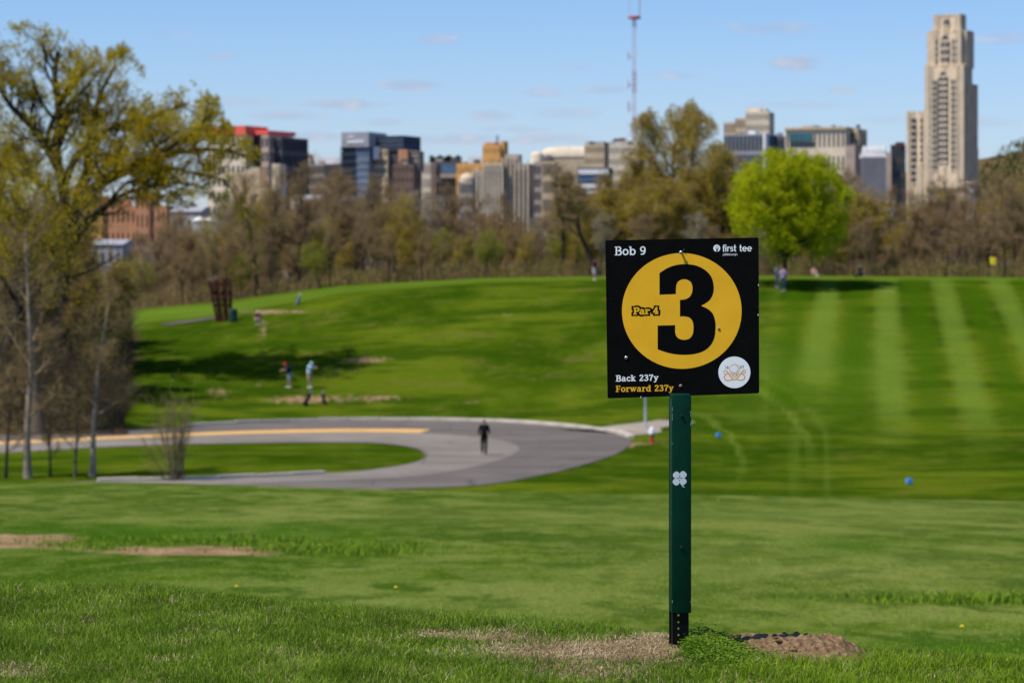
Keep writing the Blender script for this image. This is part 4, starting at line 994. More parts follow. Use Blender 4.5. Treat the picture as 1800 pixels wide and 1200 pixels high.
for p0, p1, t_, d in ((851, 883, 290, 0), (883, 905, 278, 4), (905, 928, 288, 3), (832, 852, 300, 2)):
    w, x0, x1, z0, z1 = b.block(p0, p1, t_, None, d, 16, 'stone', name='turret' if p0 in (851,) else 'wall'); m2 = MB(); n = max(3, int((p1-p0)/6))
    for k in range(n+1): xc = x0+(x1-x0)*k/n; m2.box(xc-.32, xc+.32, d-.7, d+.1, 0, z1+(1.2 if k % 2 else .4))
    m2.build('buttress', WM['cream' if p0 in (832, 851) else 'limed'], w)['kind'] = 'stuff'
    m3 = MB()
    for k in range(n): xa = x0+(x1-x0)*(k+.3)/n; xb = x0+(x1-x0)*(k+.7)/n; m3.box(xa, xb, d-.15, d, z1*.35, z1-2.5)
    m3.build('windows', WM['g_win'], w)['kind'] = 'stuff'
b.block(888, 912, 270, 288, 8, 8, 'stone', name='rear_tower'); b.block(850, 884, 287, 291, -.5, 17, 'limed', name='cornice')
b = Bld('small_turret', 'small round topped stone turret low in the trees left of the gothic hall', 1050, 830, 12)
w, x0, x1, z0, z1 = b.block(806, 830, 320, None, 0, 6, 'stone', rows=12, cols=4); xm = (x0+x1)/2
mb = MB(); mb.lathe([(3.0, z1-.1), (3.0, z1+1.5), (2.2, z1+2.8), (.3, z1+3.6)], 14, (xm, 3, 0)); mb.build('cap', WM['limed'], b.root)
b = Bld('pale_block', 'pale grey beige block with window rows right of the gothic hall', 1250, 972, 8)
b.block(928, 972, 288, None, 0, 18, 'stone', rows=13, cols=8, glass='g_win'); b.block(960, 974, 292, None, -3, 12, 'tan', name='corner_bay')
b = Bld('arena', 'long white curved arena roof on the skyline', 2100, 1030, 3, 'arena')
x0, x1 = b.lx(948), b.lx(1030); prof = [(948, 273), (951, 268), (956, 263), (963, 260), (980, 258.3), (1005, 257.6), (1030, 257.4)]
V = [(b.lx(p), 0, b.z(t_)) for p, t_ in prof]; mb = MB(); n = len(V)
mb.add([(x, 0, b.z(276)) for x, y, z in V]+V+[(x, 60, z) for x, y, z in V], [(i, i+1, n+i+1, n+i) for i in range(n-1)]+[(n+i, n+i+1, 2*n+i+1, 2*n+i) for i in range(n-1)]); mb.build('roof', WM['cream'], b.root, True)
b.block(950, 1030, 276, None, .5, 50, 'tan')
b = Bld('water_tank', 'small cream round tank left of the white arena roof', 1900, 948, 0, 'tank'); mb = MB(); xm = b.lx(944); mb.lathe([(4.4, 0), (4.4, b.z(272)), (3.6, b.z(268)), (1.5, b.z(266.5)), (.1, b.z(266.2))], 20, (xm, 5, 0)); mb.build('tank_shell', WM['cream'], b.root, True)
b = Bld('domed_house', 'small dark domed house among the trees below the arena', 1150, 976, 5); b.block(952, 976, 283, None, 0, 12, 'tan', rows=10, cols=5)
mb = MB(); xm = b.lx(962); mb.lathe([(2.6, b.z(283)), (2.5, b.z(278)), (1.6, b.z(273)), (.2, b.z(271))], 14, (xm, 5, 0)); mb.build('dome', WM['darkgrey'], b.root, True)
for (nm, lb, D, c, p0, p1, t_, rows, cols, mt) in (('tan_dormitory', 'tan block with small square windows beside the arena', 1700, 1062, 1027, 1062, 254, 15, 9, 'tan'),
                                                   ('cream_dormitory', 'cream block with small windows left of the tall olive tree', 1600, 1120, 1070, 1120, 255, 15, 10, 'cream')):
    b = Bld(nm, lb, D, c, 10); b.block(p0, p1, t_, None, 0, 24, mt, rows=rows, cols=cols, mx=.55, mz=.5, glass='g_win'); b.box(p0+2, p1-1, t_-6, t_, 4, 20, 'roofgreen', 'roof'); b.box(p1, p1+8, t_-4, 300, 12, 26, 'darkgrey', 'rear_wall')
b = Bld('rooftop_house', 'brown stepped rooftop house behind the mast foot', 1850, 1112, 8); b.block(1072, 1112, 248, None, 0, 20, 'brick', rows=10, cols=8); b.block(1078, 1096, 243, 248, 4, 8, 'darkgrey', name='penthouse')
b = Bld('banded_office', 'white and blue banded low office left of the tall olive tree', 1000, 1072, 6)
b.block(1014, 1072, 294, None, 2, 16, 'darkgrey')
for k, (t_, bt, mt) in enumerate(((298, 306, 'white'), (306, 318, 'g_blue'), (323, 331, 'white'), (331, 335, 'g_dark'), (335, 341, 'white'))):
    b.box(1016, 1069-k*2, t_, bt, .6 if mt[0] == 'g' else 0, 3, mt, 'window_band' if mt[0] == 'g' else 'parapet')
# right hand skyline
b = Bld('stepped_tan_tower', 'stepped tan residential tower right of the tall olive tree', 1700, 1352, 14)
b.block(1310, 1352, 196, None, 0, 22, 'cream', rows=18, cols=9, mx=.55, mz=.5); b.block(1292, 1312, 207, None, 3, 18, 'tan', name='middle_step', rows=16, cols=4, mx=.55); b.block(1272, 1293, 214, None, 5, 16, 'tan', name='lower_step', rows=15, cols=4, mx=.55)
b.block(1313, 1346, 190, 197, 4, 12, 'cream', name='penthouse')
b = Bld('grey_frame_office', 'pale grey gridded office with a blue glass end', 1450, 1341, 16)
b.block(1272, 1341, 236, None, 0, 24, 'grey', rows=10, cols=10, mx=.22, mz=.2, glass='g_win'); b.block(1341, 1346, 234, None, -.3, 22, 'white', name='corner'); b.block(1346, 1357, 236, None, 8, 16, 'steel', name='blue_glass_end', rows=10, cols=3, glass='g_blue', mx=.1, mz=.15)
b.block(1306, 1328, 229, 236, 6, 12, 'white', name='penthouse')
b = Bld('dark_link', 'dark low block between the two tan hilltop buildings', 1650, 1382, 6); b.block(1356, 1384, 240, None, 0, 20, 'darkgrey', rows=8, cols=6, glass='g_dark')
b = Bld('tan_hilltop_office', 'wide tan office with teal corner windows on the hilltop', 1600, 1486, 20)
w, x0, x1, z0, z1 = b.block(1380, 1486, 226, None, 0, 34, 'cream', rows=8, cols=13, mx=.55, mz=.4, glass='g_win'); b.box(1387, 1428, 234, 247, -.5, .3, 'g_teal', 'corner_glazing'); b.box(1388, 1430, 249, 256, -.5, .3, 'g_dark', 'corner_glazing')
b.box(1379, 1488, 223, 227, -1.2, 34, 'tan', 'cornice'); b.block(1410, 1437, 219, 223, 8, 10, 'pink', name='penthouse'); b.block(1486, 1511, 225, None, 14, 20, 'tan', name='side_wing', rows=8, cols=5, mx=.5); b.box(1488, 1497, 232, 250, 12.5, 13.9, 'g_teal', 'side_glazing')
for p in (1462, 1505): b.box(p, p+5, 218, 224, 12, 15, 'darkgrey', 'rooftop_unit')
b = Bld('brown_slab', 'brown pink windowless slab left of the dark striped block', 1200, 1503, 10)
b.block(1486, 1503, 256, None, 0, 14, 'pink'); b.block(1503, 1516, 262, None, 5, 14, 'pink', name='rear_wall'); b.box(1493, 1512, 252, 257, 4, 10, 'darkgrey', 'rooftop_unit')
b = Bld('striped_block', 'dark block with pale vertical fins and a white scalloped roof', 1150, 1558, 4)
w, x0, x1, z0, z1 = b.block(1516, 1557, 277, None, 0, 16, 'dark'); mb = MB()
for k in range(13): xc = x0+(x1-x0)*k/12; mb.box(xc-.22, xc+.22, -.8, .1, 0, z1-.2)
fo = mb.build('fins', WM['grey'], w); fo['kind'] = 'stuff'
mb = MB(); mb.box(x0-.3, x1+.3, -.9, 16, b.z(277), b.z(272))
for k in range(7): xc = x0+(x1-x0)*(k+.5)/7; mb.lathe([(.78, b.z(272)), (.8, b.z(265)), (.5, b.z(259)), (.1, b.z(256))], 10, (xc, .3, 0))
mb.box(x0+.8, x1-.8, 1, 12, b.z(272), b.z(258)); mb.build('roof', WM['white'], b.root)
b = Bld('dark_end_block', 'dark brown block beside the left wing of the tall tower', 1300, 1592, 6)
b.block(1557, 1567, 268, None, 0, 14, 'pink'); b.block(1567, 1592, 254, None, 3, 14, 'dark', name='dark_wall', rows=12, cols=4, glass='g_dark'); b.block(1575, 1590, 249, 256, 6, 8, 'dark', name='penthouse'); b.box(1583, 1590, 255, 259, 2.4, 3, 'maroon', 'roof_sign')
# low town in the gaps of the left trees
b = Bld('brick_terrace', 'long low orange brick block behind the left trees', 780, 292, 8)
b.block(150, 292, 362, None, 0, 14, 'brick', rows=8, cols=16, mx=.6, mz=.5); b.block(238, 262, 340, None, -1, 12, 'brick', name='stair_tower', rows=10, cols=3, mx=.6); b.block(160, 180, 346, None, -1, 12, 'orange', name='stair_tower')
b = Bld('long_orange_block', 'long orange and white low block under the dark building', 800, 628, 6)
b.block(482, 628, 396, None, 0, 14, 'orange', rows=6, cols=18, mx=.6, mz=.5); b.box(484, 630, 388, 396, -1, 14, 'white', 'roof'); b.block(545, 620, 368, 388, 3, 10, 'orange', name='upper_floor', rows=2, cols=9, mx=.6, mz=.5)
b = Bld('cream_house', 'cream low house at the left end of the orange block', 790, 512, 10); b.block(483, 512, 393, None, -4, 10, 'cream', rows=6, cols=5, mx=.6)
for (nm, lb, D, p0, p1, t_, mt) in (('white_garage', 'tiny white roof seen through the trees below the red roofed block', 700, 340, 380, 388, 'white'), ('grey_shed', 'small grey white shed behind the trees at far left', 650, 160, 215, 430, 'grey'),
                                    ('small_white_house', 'small white house low between bare trees', 680, 432, 452, 402, 'white'), ('tan_cottage', 'small tan cottage behind the trees left of the red roof house', 760, 300, 352, 372, 'stone'),
                                    ('grey_roof_house', 'grey roofed house seen through bare trees right of the orange block', 760, 640, 690, 385, 'stone'), ('pale_house', 'pale small house behind the trees right of the tall tower', 900, 1698, 1712, 322, 'white'),
                                    ('low_white_house', 'low white house behind the trees right of the lime green tree', 850, 1545, 1568, 356, 'white'), ('far_right_house', 'pale grey house low in the wood at the far right', 700, 1752, 1790, 378, 'grey')):
    b = Bld(nm, lb, D, p1, 12); w, x0, x1, z0, z1 = b.block(p0, p1, t_, None, 0, 9, mt, rows=6, cols=4, mx=.6, mz=.6)
    mb = MB(); zt = z1+(x1-x0)*.16; mb.add([(x0-.4,-.4,z1+.03),(x1+.4,-.4,z1+.03),(x1+.4,9.4,z1+.03),(x0-.4,9.4,z1+.03),(x0-.4,4.5,zt),(x1+.4,4.5,zt)], [(0,1,5,4),(3,4,5,2),(0,4,3),(1,2,5)]); mb.build('roof', WM['grey' if mt != 'white' else 'white'], b.root)
# broadcast mast
def mast():
    D = 2600; c = at(1115, HZ, D); root = empty('broadcast_mast', (c.x, c.y, GZ), 'very tall thin red and white lattice mast on the skyline', 'mast')
    z = lambda r_: CZ+(HZ-r_)*D/F-GZ
    red = simple('mast_red', (.42,.12,.13), .6); wht = simple('mast_white', (.62,.62,.66), .6)
    rows = [(440, 250, wht), (250, 205, red), (205, 165, wht), (165, 125, red), (125, 88, wht), (88, 48, wht), (48, 33, red)]
    for r0, r1, mt in rows:
        mb = MB(); za, zb = z(r0), z(r1); hw = 1.5; r_ = .26
        for sx in (-1, 1):
            for sy in (-1, 1): mb.box(sx*hw-r_, sx*hw+r_, sy*hw-r_, sy*hw+r_, za, zb)
        n = max(2, int((zb-za)/4.5))
        for k in range(n):
            a, b_ = za+(zb-za)*k/n, za+(zb-za)*(k+1)/n
            for sy in (-1, 1): mb.tube([(-hw, sy*hw, a), (hw, sy*hw, b_)], .2, 4); mb.tube([(hw, sy*hw, a), (-hw, sy*hw, b_)], .2, 4)
            for sx in (-1, 1): mb.tube([(sx*hw, -hw, a), (sx*hw, hw, b_)], .2, 4)
        mb.build('mast_section', mt, root)
    mb = MB(); mb.tube([(0,0,z(33.5)), (0,0,z(30)), (0,0,z(28.5))], [6.2, 6.2, 4.8], 12); mb.build('platform', red, root)
    for sx, t_ in ((-5, -25), (5, -35)): mb = MB(); mb.tube([(sx,0,z(29)), (sx,0,z(t_))], .42, 6); mb.build('antenna', red if sx > 0 else wht, root)
    for k, (rw, sx) in enumerate(((100, -1), (150, -1), (186, -1), (192, -1))): mb = MB(); mb.tube([(0,0,z(rw)), (sx*5.5,0,z(rw))], .3, 6); mb.tube([(sx*5.5,0,z(rw+6)), (sx*5.5,0,z(rw-8))], .45, 6); mb.build('dipole_arm', red, root)
mast()

# ------------------------------------------------------------------ trees
def tubes(P0, P1, R0, R1, k):
    """vectorised tapered prisms"""
    P0 = np.asarray(P0); P1 = np.asarray(P1); R0 = np.asarray(R0); R1 = np.asarray(R1); d = P1-P0; d = d/np.maximum(np.linalg.norm(d, axis=1, keepdims=True), 1e-6)
    ref = np.where(np.abs(d[:, 2:3]) > .9, np.array([[1., 0, 0]]), np.array([[0, 0, 1.]])); a = np.cross(d, ref); a /= np.linalg.norm(a, axis=1, keepdims=True); b = np.cross(d, a)
    t = 2*np.pi*np.arange(k)/k; ring = np.cos(t)[None, :, None]*a[:, None, :]+np.sin(t)[None, :, None]*b[:, None, :]
    V = np.concatenate([P0[:, None]+ring*R0[:, None, None], P1[:, None]+ring*R1[:, None, None]], 1).reshape(-1, 3); n = len(P0)
    j = np.arange(k); q = np.stack([j, (j+1)%k, k+(j+1)%k, k+j], 1); Q = (np.arange(n)[:, None, None]*2*k+q[None]).reshape(-1, 4); return V, Q
def grow(seed, H, r0, lean=(0, 0), levels=4, nseg=9, kids=(7, 6, 5), ang=(50, 45, 45), lenf=(.5, .5, .5), first=.25, wob=.12, up=.12, limbs=None, flare=1.5, forkz=None):
    r = np.random.default_rng(seed); S = [[] for _ in range(5)]; T = []
    def branch(p, d, L_, rad, lv, up_):
        n = max(3, nseg-lv*2); pts = [p.copy()]; rs = [rad]; dd = d.copy()
        for i in range(n):
            dd = dd+r.normal(0, wob*(1+.4*lv), 3)+np.array([0, 0, up_]); dd /= np.linalg.norm(dd); p = p+dd*L_/n; f = (i+1)/n
            pts.append(p.copy()); rs.append(rad*(1-.72*f) if lv < levels-1 else rad*(1-.8*f))
        if lv == 0 and flare: rs[0] *= flare
        for i in range(n): S[lv].append((pts[i], pts[i+1], rs[i], rs[i+1]))
        if lv >= levels-1: T.append((np.array(pts), L_)); return
        if lv == levels-2: T.append((np.array(pts[n//2:]), L_))
        m = kids[min(lv, len(kids)-1)]; ph = r.uniform(0, 6.28)
        for k in range(m):
            f = first+(1-first)*(k+r.uniform(.1, .9))/m if lv == 0 else .2+.8*(k+r.uniform(.1, .9))/m; f = min(f, .99); i = int(f*n); g = f*n-i; q = pts[i]*(1-g)+pts[min(i+1, n)]*g
            t_ = pts[min(i+1, n)]-pts[i]; t_ /= np.linalg.norm(t_); a = math.radians(ang[min(lv, len(ang)-1)]*r.uniform(.65, 1.3)); ph += 2.4+r.normal(0, .4)
            ref = np.array([1., 0, 0]) if abs(t_[2]) > .8 else np.array([0, 0, 1.]); u = np.cross(t_, ref); u /= np.linalg.norm(u); v = np.cross(t_, u)
            nd = t_*math.cos(a)+(u*math.cos(ph)+v*math.sin(ph))*math.sin(a); lf = lenf[min(lv, len(lenf)-1)]
            branch(q, nd, L_*lf*r.uniform(.7, 1.2)*(1.15-.45*f if lv == 0 else 1.1-.4*f), rs[i]*r.uniform(.45, .62), lv+1, up_*.8)
    if limbs is None: branch(np.zeros(3), np.array([lean[0], lean[1], 1.])/math.sqrt(1+lean[0]**2+lean[1]**2), H, r0, 0, up)
    else:
        for (p, d, L_, rad, lv) in limbs: d = np.array(d, float); branch(np.array(p, float), d/np.linalg.norm(d), L_, rad, lv, up)
    return S, T
def crown_points(T, n, scat, rng, lo=.2):
    w = np.array([t[1] for t in T]); c = rng.choice(len(T), n, p=w/w.sum()); P = np.empty((n, 3)); f = rng.uniform(lo, 1, n)
    for i in range(n):
        pts = T[c[i]][0]; g = f[i]*(len(pts)-1); j = min(int(g), len(pts)-2); P[i] = pts[j]*(1-(g-j))+pts[j+1]*(g-j)
    return P+rng.normal(0, scat, (n, 3))
def leaf_quads(P, size, rng):
    n = len(P); a = rng.normal(0, 1, (n, 3)); a /= np.linalg.norm(a, axis=1, keepdims=True); b = rng.normal(0, 1, (n, 3)); b = np.cross(a, b); b /= np.linalg.norm(b, axis=1, keepdims=True)
    s = rng.uniform(size*.6, size*1.3, n)[:, None]; V = np.stack([P-a*s, P-b*s*.55, P+a*s, P+b*s*.55], 1).reshape(-1, 3); return V, np.arange(n*4).reshape(-1, 4)
def fin_twigs(T, n, L_, rad, rng, up=.5):
    P = crown_points(T, n, .02, rng, .1); d = rng.normal(0, 1, (n, 3)); d[:, 2] = np.abs(d[:, 2])*.6+up*rng.random(n); d /= np.linalg.norm(d, axis=1, keepdims=True); l = rng.uniform(.4, 1.2, n)[:, None]*L_
    mid = P+d*l*.5; e = mid+(d+rng.normal(0, .35, (n, 3)))*l*.5; r_ = np.full(n, rad); return np.concatenate([P, mid]), np.concatenate([mid, e]), np.concatenate([r_, r_*.75]), np.concatenate([r_*.75, r_*.35])
def tree_obj(name, S, T, loc, label, cat='tree', group=None, bark='bark', twig='twig', leaf=None, nleaf=0, lsize=.08, lscat=.2, ntw=0, twl=.8, twr=.012, seed=1, rz=0, lo=.2, trunk_lv=1, leaf2=None):
    rng = np.random.default_rng(seed); root = empty(name, loc, label, cat, group, rz)
    for lv in range(trunk_lv+1):
        pass
    seg = [s for lv in range(trunk_lv+1) for s in S[lv]]; V, Q = tubes([s[0] for s in seg], [s[1] for s in seg], [s[2] for s in seg], [s[3] for s in seg], 8)
    np_mesh('trunk', V, Q, M[bark], root, smooth=True)
    seg = [s for lv in range(trunk_lv+1, 5) for s in S[lv]]; P0 = np.array([s[0] for s in seg]); P1 = np.array([s[1] for s in seg]); R0 = np.array([s[2] for s in seg]); R1 = np.array([s[3] for s in seg])
    if ntw:
        a, b, c, d = fin_twigs(T, ntw, twl, twr, rng)
        if KEEP: kk = KEEP[0](b); a, b, c, d = a[kk], b[kk], c[kk], d[kk]
        P0 = np.concatenate([P0, a]); P1 = np.concatenate([P1, b]); R0 = np.concatenate([R0, c]); R1 = np.concatenate([R1, d])
    V, Q = tubes(P0, P1, np.maximum(R0, twr*.6), np.maximum(R1, twr*.4), 3); mi = np.zeros(len(Q), int); mats = [M[twig]]
    if nleaf:
        cp = crown_points(T, nleaf, lscat, rng, lo)
        if KEEP: cp = cp[KEEP[0](cp)]
        v, q = leaf_quads(cp, lsize, rng); Q = np.concatenate([Q, q+len(V)]); V = np.concatenate([V, v]); m2 = np.ones(len(q), int); mats.append(M[leaf])
        if leaf2: m2[rng.random(len(q)) < .3] = 2; mats.append(M[leaf2])
        mi = np.concatenate([mi, m2])
    np_mesh('crown', V, Q, mats, root, midx=mi); return root
def copy_tree(src, loc, label, rz=0, scale=(1,1,1), group=None):
    o = src.copy(); COL.objects.link(o); o.location = loc; o.rotation_euler = (0, 0, rz); o.scale = scale; o['label'] = label
    if group: o['group'] = group
    for c in list(src.children): d = c.copy(); COL.objects.link(d); d.parent = o; d.matrix_parent_inverse.identity()
    return o

KEEP = []
def left_trees():
    # the great spreading tree at the left: its trunk forks low, limbs reach far to the right
    g = ground_at(112, 177)
    u = 177/F      # metres per photo pixel
    def L(px, py): return np.array([(px-112)*u, 0, CZ+(HZ-py)*u-g.z])
    limbs = []
    def poly(S_, T_, pts, rad, seed, lv1=1, kids=9, ylean=0):
        r = np.random.default_rng(seed); P = [L(*p)+np.array([0, ylean*(i/len(pts)), 0]) for i, p in enumerate(pts)]; n = len(P)
        C = catmull([p for p in P], n*3); m = len(C)
        for i in range(m-1):
            f0, f1 = i/(m-1), (i+1)/(m-1); S_[0 if rad > .35 else 1].append((C[i], C[i+1], rad*(1-.78*f0), rad*(1-.78*f1)))
        tot = np.linalg.norm(np.diff(C, axis=0), axis=1).sum()
        for k in range(kids):
            f = .22+.78*(k+r.uniform(0, .9))/kids; i = min(int(f*(m-1)), m-2); t_ = C[i+1]-C[i]; t_ /= np.linalg.norm(t_)
            a = math.radians(r.uniform(25, 65)); w = r.normal(0, 1, 3); w -= w.dot(t_)*t_; w /= np.linalg.norm(w); w[2] += .25; d = t_*math.cos(a)+w*math.sin(a)
            rr = max(rad*(1-.78*f)*.55, .05); ll = tot*r.uniform(.16, .34)*(1.25-.5*f)
            s2, t2 = grow(int(r.integers(1e6)), 1, 1, levels=4, nseg=9, kids=(5, 5, 4), ang=(40, 42, 45), lenf=(.5, .58, .6), wob=.13, up=.10, limbs=[(C[i], d, max(ll, 2.2), rr, 1)])
            for q in range(5): S_[q].extend(s2[q])
            T_.extend(t2)
    S = [[] for _ in range(5)]; T = []
    poly(S, T, [(112,700),(112,560),(114,470),(118,400)], .68, 1, kids=0)
    poly(S, T, [(116,430),(112,340),(100,270),(104,200),(96,130),(110,60),(104,40)], .40, 2, kids=15)
    poly(S, T, [(114,430),(135,345),(150,285),(150,235),(170,160),(200,100)], .36, 3, kids=13, ylean=3)
    poly(S, T, [(102,290),(60,225),(25,190),(0,150),(-40,100)], .30, 4, kids=11, ylean=-2)
    poly(S, T, [(118,410),(150,345),(190,315),(235,290),(290,270),(345,235),(378,205)], .34, 5, kids=14, ylean=-3)
    poly(S, T, [(112,330),(130,280),(170,240),(215,215),(265,205),(310,185),(345,175)], .28, 6, kids=12, ylean=2)
    poly(S, T, [(118,450),(150,390),(190,362),(235,320),(275,330),(300,350)], .20, 7, kids=9, ylean=-4)
    poly(S, T, [(104,300),(80,240),(120,150),(180,90),(215,85)], .22, 8, kids=10, ylean=4)
    poly(S, T, [(112,380),(75,330),(30,300),(-20,290)], .24, 9, kids=9, ylean=3)
    poly(S, T, [(116,420),(160,330),(240,285),(320,300),(370,310),(400,318)], .2, 10, kids=11, ylean=1)
    poly(S, T, [(150,340),(230,300),(310,268),(380,262),(430,275),(462,292)], .2, 11, kids=13, ylean=2)
    poly(S, T, [(120,440),(165,385),(215,345),(265,330),(320,322),(365,332)], .22, 12, kids=13, ylean=-2)
    poly(S, T, [(112,470),(80,420),(45,390),(10,372)], .22, 13, kids=9, ylean=-2)
    SX = [-400,-60,0,40,75,130,165,205,222,245,260,300,345,375,392,410,440,470,490]; SY = [30,40,52,38,44,66,90,76,84,128,160,158,146,170,205,232,246,280,420]
    def keep(p): 
        p = np.asarray(p); px = 112+p[..., 0]/u; row = HZ-(p[..., 2]+g.z-CZ)/u; return row > np.interp(px, SX, SY)+6*np.sin(px*.23)+4*np.sin(px*.61+p[..., 1])
    for q in range(0, 5): S[q] = [s_ for s_ in S[q] if keep(np.array(s_[1])+np.array([0, 0, (.9 if q < 2 else 0)]))]
    KEEP.append(keep)
    tree_obj('spreading_tree', S, T, g, 'huge spreading tree with yellow green young leaves and long limbs reaching right', bark='bark_dark', twig='twig_dark', leaf='leaf_spring', nleaf=60000, lsize=.095, lscat=.20, ntw=3500, twl=.7, twr=.011, seed=3, lo=.35)
    KEEP.clear()
    # a second one behind it at the picture edge
    g2 = ground_at(38, 186); S, T = grow(77, 15.5, .50, (.03, 0), levels=4, kids=(13, 6, 5), ang=(48, 45, 45), lenf=(.42, .52, .55), first=.25, wob=.10, up=.12)
    tree_obj('spreading_tree', S, T, g2, 'tall yellow green tree behind the huge spreading one at the picture edge', bark='bark_dark', twig='twig_dark', leaf='leaf_spring', leaf2='leaf_olive', nleaf=13000, lsize=.095, lscat=.25, ntw=1500, twl=.8, twr=.012, seed=5)
    # grey trunk tree on the bank by the road
    g3 = ground_at(68, 151.5); S, T = grow(31, 12.5, .34, (-.05, 0), levels=4, kids=(9, 5, 4), ang=(42, 45, 45), lenf=(.36, .5, .5), first=.5, wob=.07, up=.1)
    tree_obj('grey_trunk_tree', S, T, g3, 'tree with a thick grey trunk on the brown bank above the road', bark='bark', twig='twig_dark', leaf='leaf_olive', nleaf=6000, lsize=.075, lscat=.3, ntw=1500, twl=.8, twr=.011, seed=6)
    g3 = ground_at(-6, 166); S, T = grow(32, 14, .34, (.05, 0), levels=4, kids=(12, 6, 4), ang=(45, 45, 45), lenf=(.4, .5, .5), first=.3, wob=.09, up=.1)
    tree_obj('edge_tree', S, T, g3, 'dark leaning tree cut by the left edge of the picture', bark='bark_dark', twig='twig_dark', leaf='leaf_spring', leaf2='leaf_olive', nleaf=4500, lsize=.09, lscat=.28, ntw=1500, twl=.8, twr=.012, seed=7)
    # trees just out of frame on the left whose shade falls on the hill
    for k, (px, D, h_) in enumerate(((142, 170, 6.5), (205, 181, 5.2), (166, 191, 8.5), (92, 187, 10.5))):
        g4 = ground_at(px, D); S, T = grow(90+k, h_, .2, (0, 0), levels=4, kids=(10, 6, 4), ang=(50, 45, 45), lenf=(.42, .5, .5), first=.2, wob=.11, up=.1)
        tree_obj('bank_tree', S, T, g4, ('bushy brown twigged tree on the bank under the spreading tree', 'small olive budding tree at the edge of the mown hill', 'brown budding tree at the top of the left bank', 'taller brown tree behind the trunk of the spreading tree')[k], bark='bark_dark', leaf='leaf_olive', leaf2='leaf_brown', nleaf=7000, lsize=.08, lscat=.3, ntw=3500, twl=.8, twr=.012, seed=9+k)
    # slim birches on the grass island
    def slim(px, py, h_, seed, label, bark='bark_pale', r0=.15, twn=3500, kids=16, lean=(0,0), leaf='leaf_bud', nl=2500):
        D = (CZ-hz((px-900)/F*121, 121))*F/(py-HZ); g = ground_at(px, D); S, T = grow(seed, h_, r0, lean, levels=3, nseg=10, kids=(kids, 6), ang=(52, 45), lenf=(.24, .5), first=.22, wob=.035, up=.05, flare=1.3)
        return tree_obj('slim_tree', S, T, g, label, bark=bark, twig='twig', leaf=leaf, nleaf=nl, lsize=.05, lscat=.2, ntw=int(twn*.35), twl=.55, twr=.008, seed=seed, trunk_lv=0)
    slim(49, 840, 11.2, 101, 'slim pale barked tree on the grass beside the left picture edge', r0=.17, lean=(.015,0)); slim(162, 838, 8.0, 102, 'slim pale barked tree standing right of its darker neighbour on the verge', r0=.14, lean=(.02, 0))
    slim(88, 836, 3.2, 103, 'small dark sapling between the two pale barked trees', 'bark_dark', .06, 900, 10, nl=300); slim(132, 838, 4.2, 104, 'thin brown sapling just left of the right pale barked tree', 'bark', .07, 900, 12, nl=500); slim(10, 840, 4.6, 105, 'thin dark sapling at the left picture edge', 'bark_dark', .08, 1800, 14, (0.05, 0), nl=600)
    # multi-stemmed bare shrub
    D = (CZ+9.1)*F/(834-HZ); g = ground_at(312, D); r = np.random.default_rng(4); limbs = []
    for k in range(22): a = r.uniform(0, 6.28); t_ = abs(r.normal(0, .50)); limbs.append(((r.normal(0,.14), r.normal(0,.14), -.05), (math.cos(a)*math.sin(t_), math.sin(a)*math.sin(t_), math.cos(t_)), r.uniform(2.4, 3.9)*(1.1-.4*t_), r.uniform(.020, .036), 1))
    S, T = grow(5, 1, 1, levels=3, nseg=8, kids=(0, 6), ang=(0, 30), lenf=(0, .38), wob=.05, up=.04, limbs=limbs)
    tree_obj('shrub', S, T, g, 'bare many stemmed shrub on the grass island inside the road bend', 'shrub', bark='bark', twig='twig', leaf='leaf_green', nleaf=2600, lsize=.028, lscat=.12, ntw=700, twl=.40, twr=.006, seed=8)
left_trees()

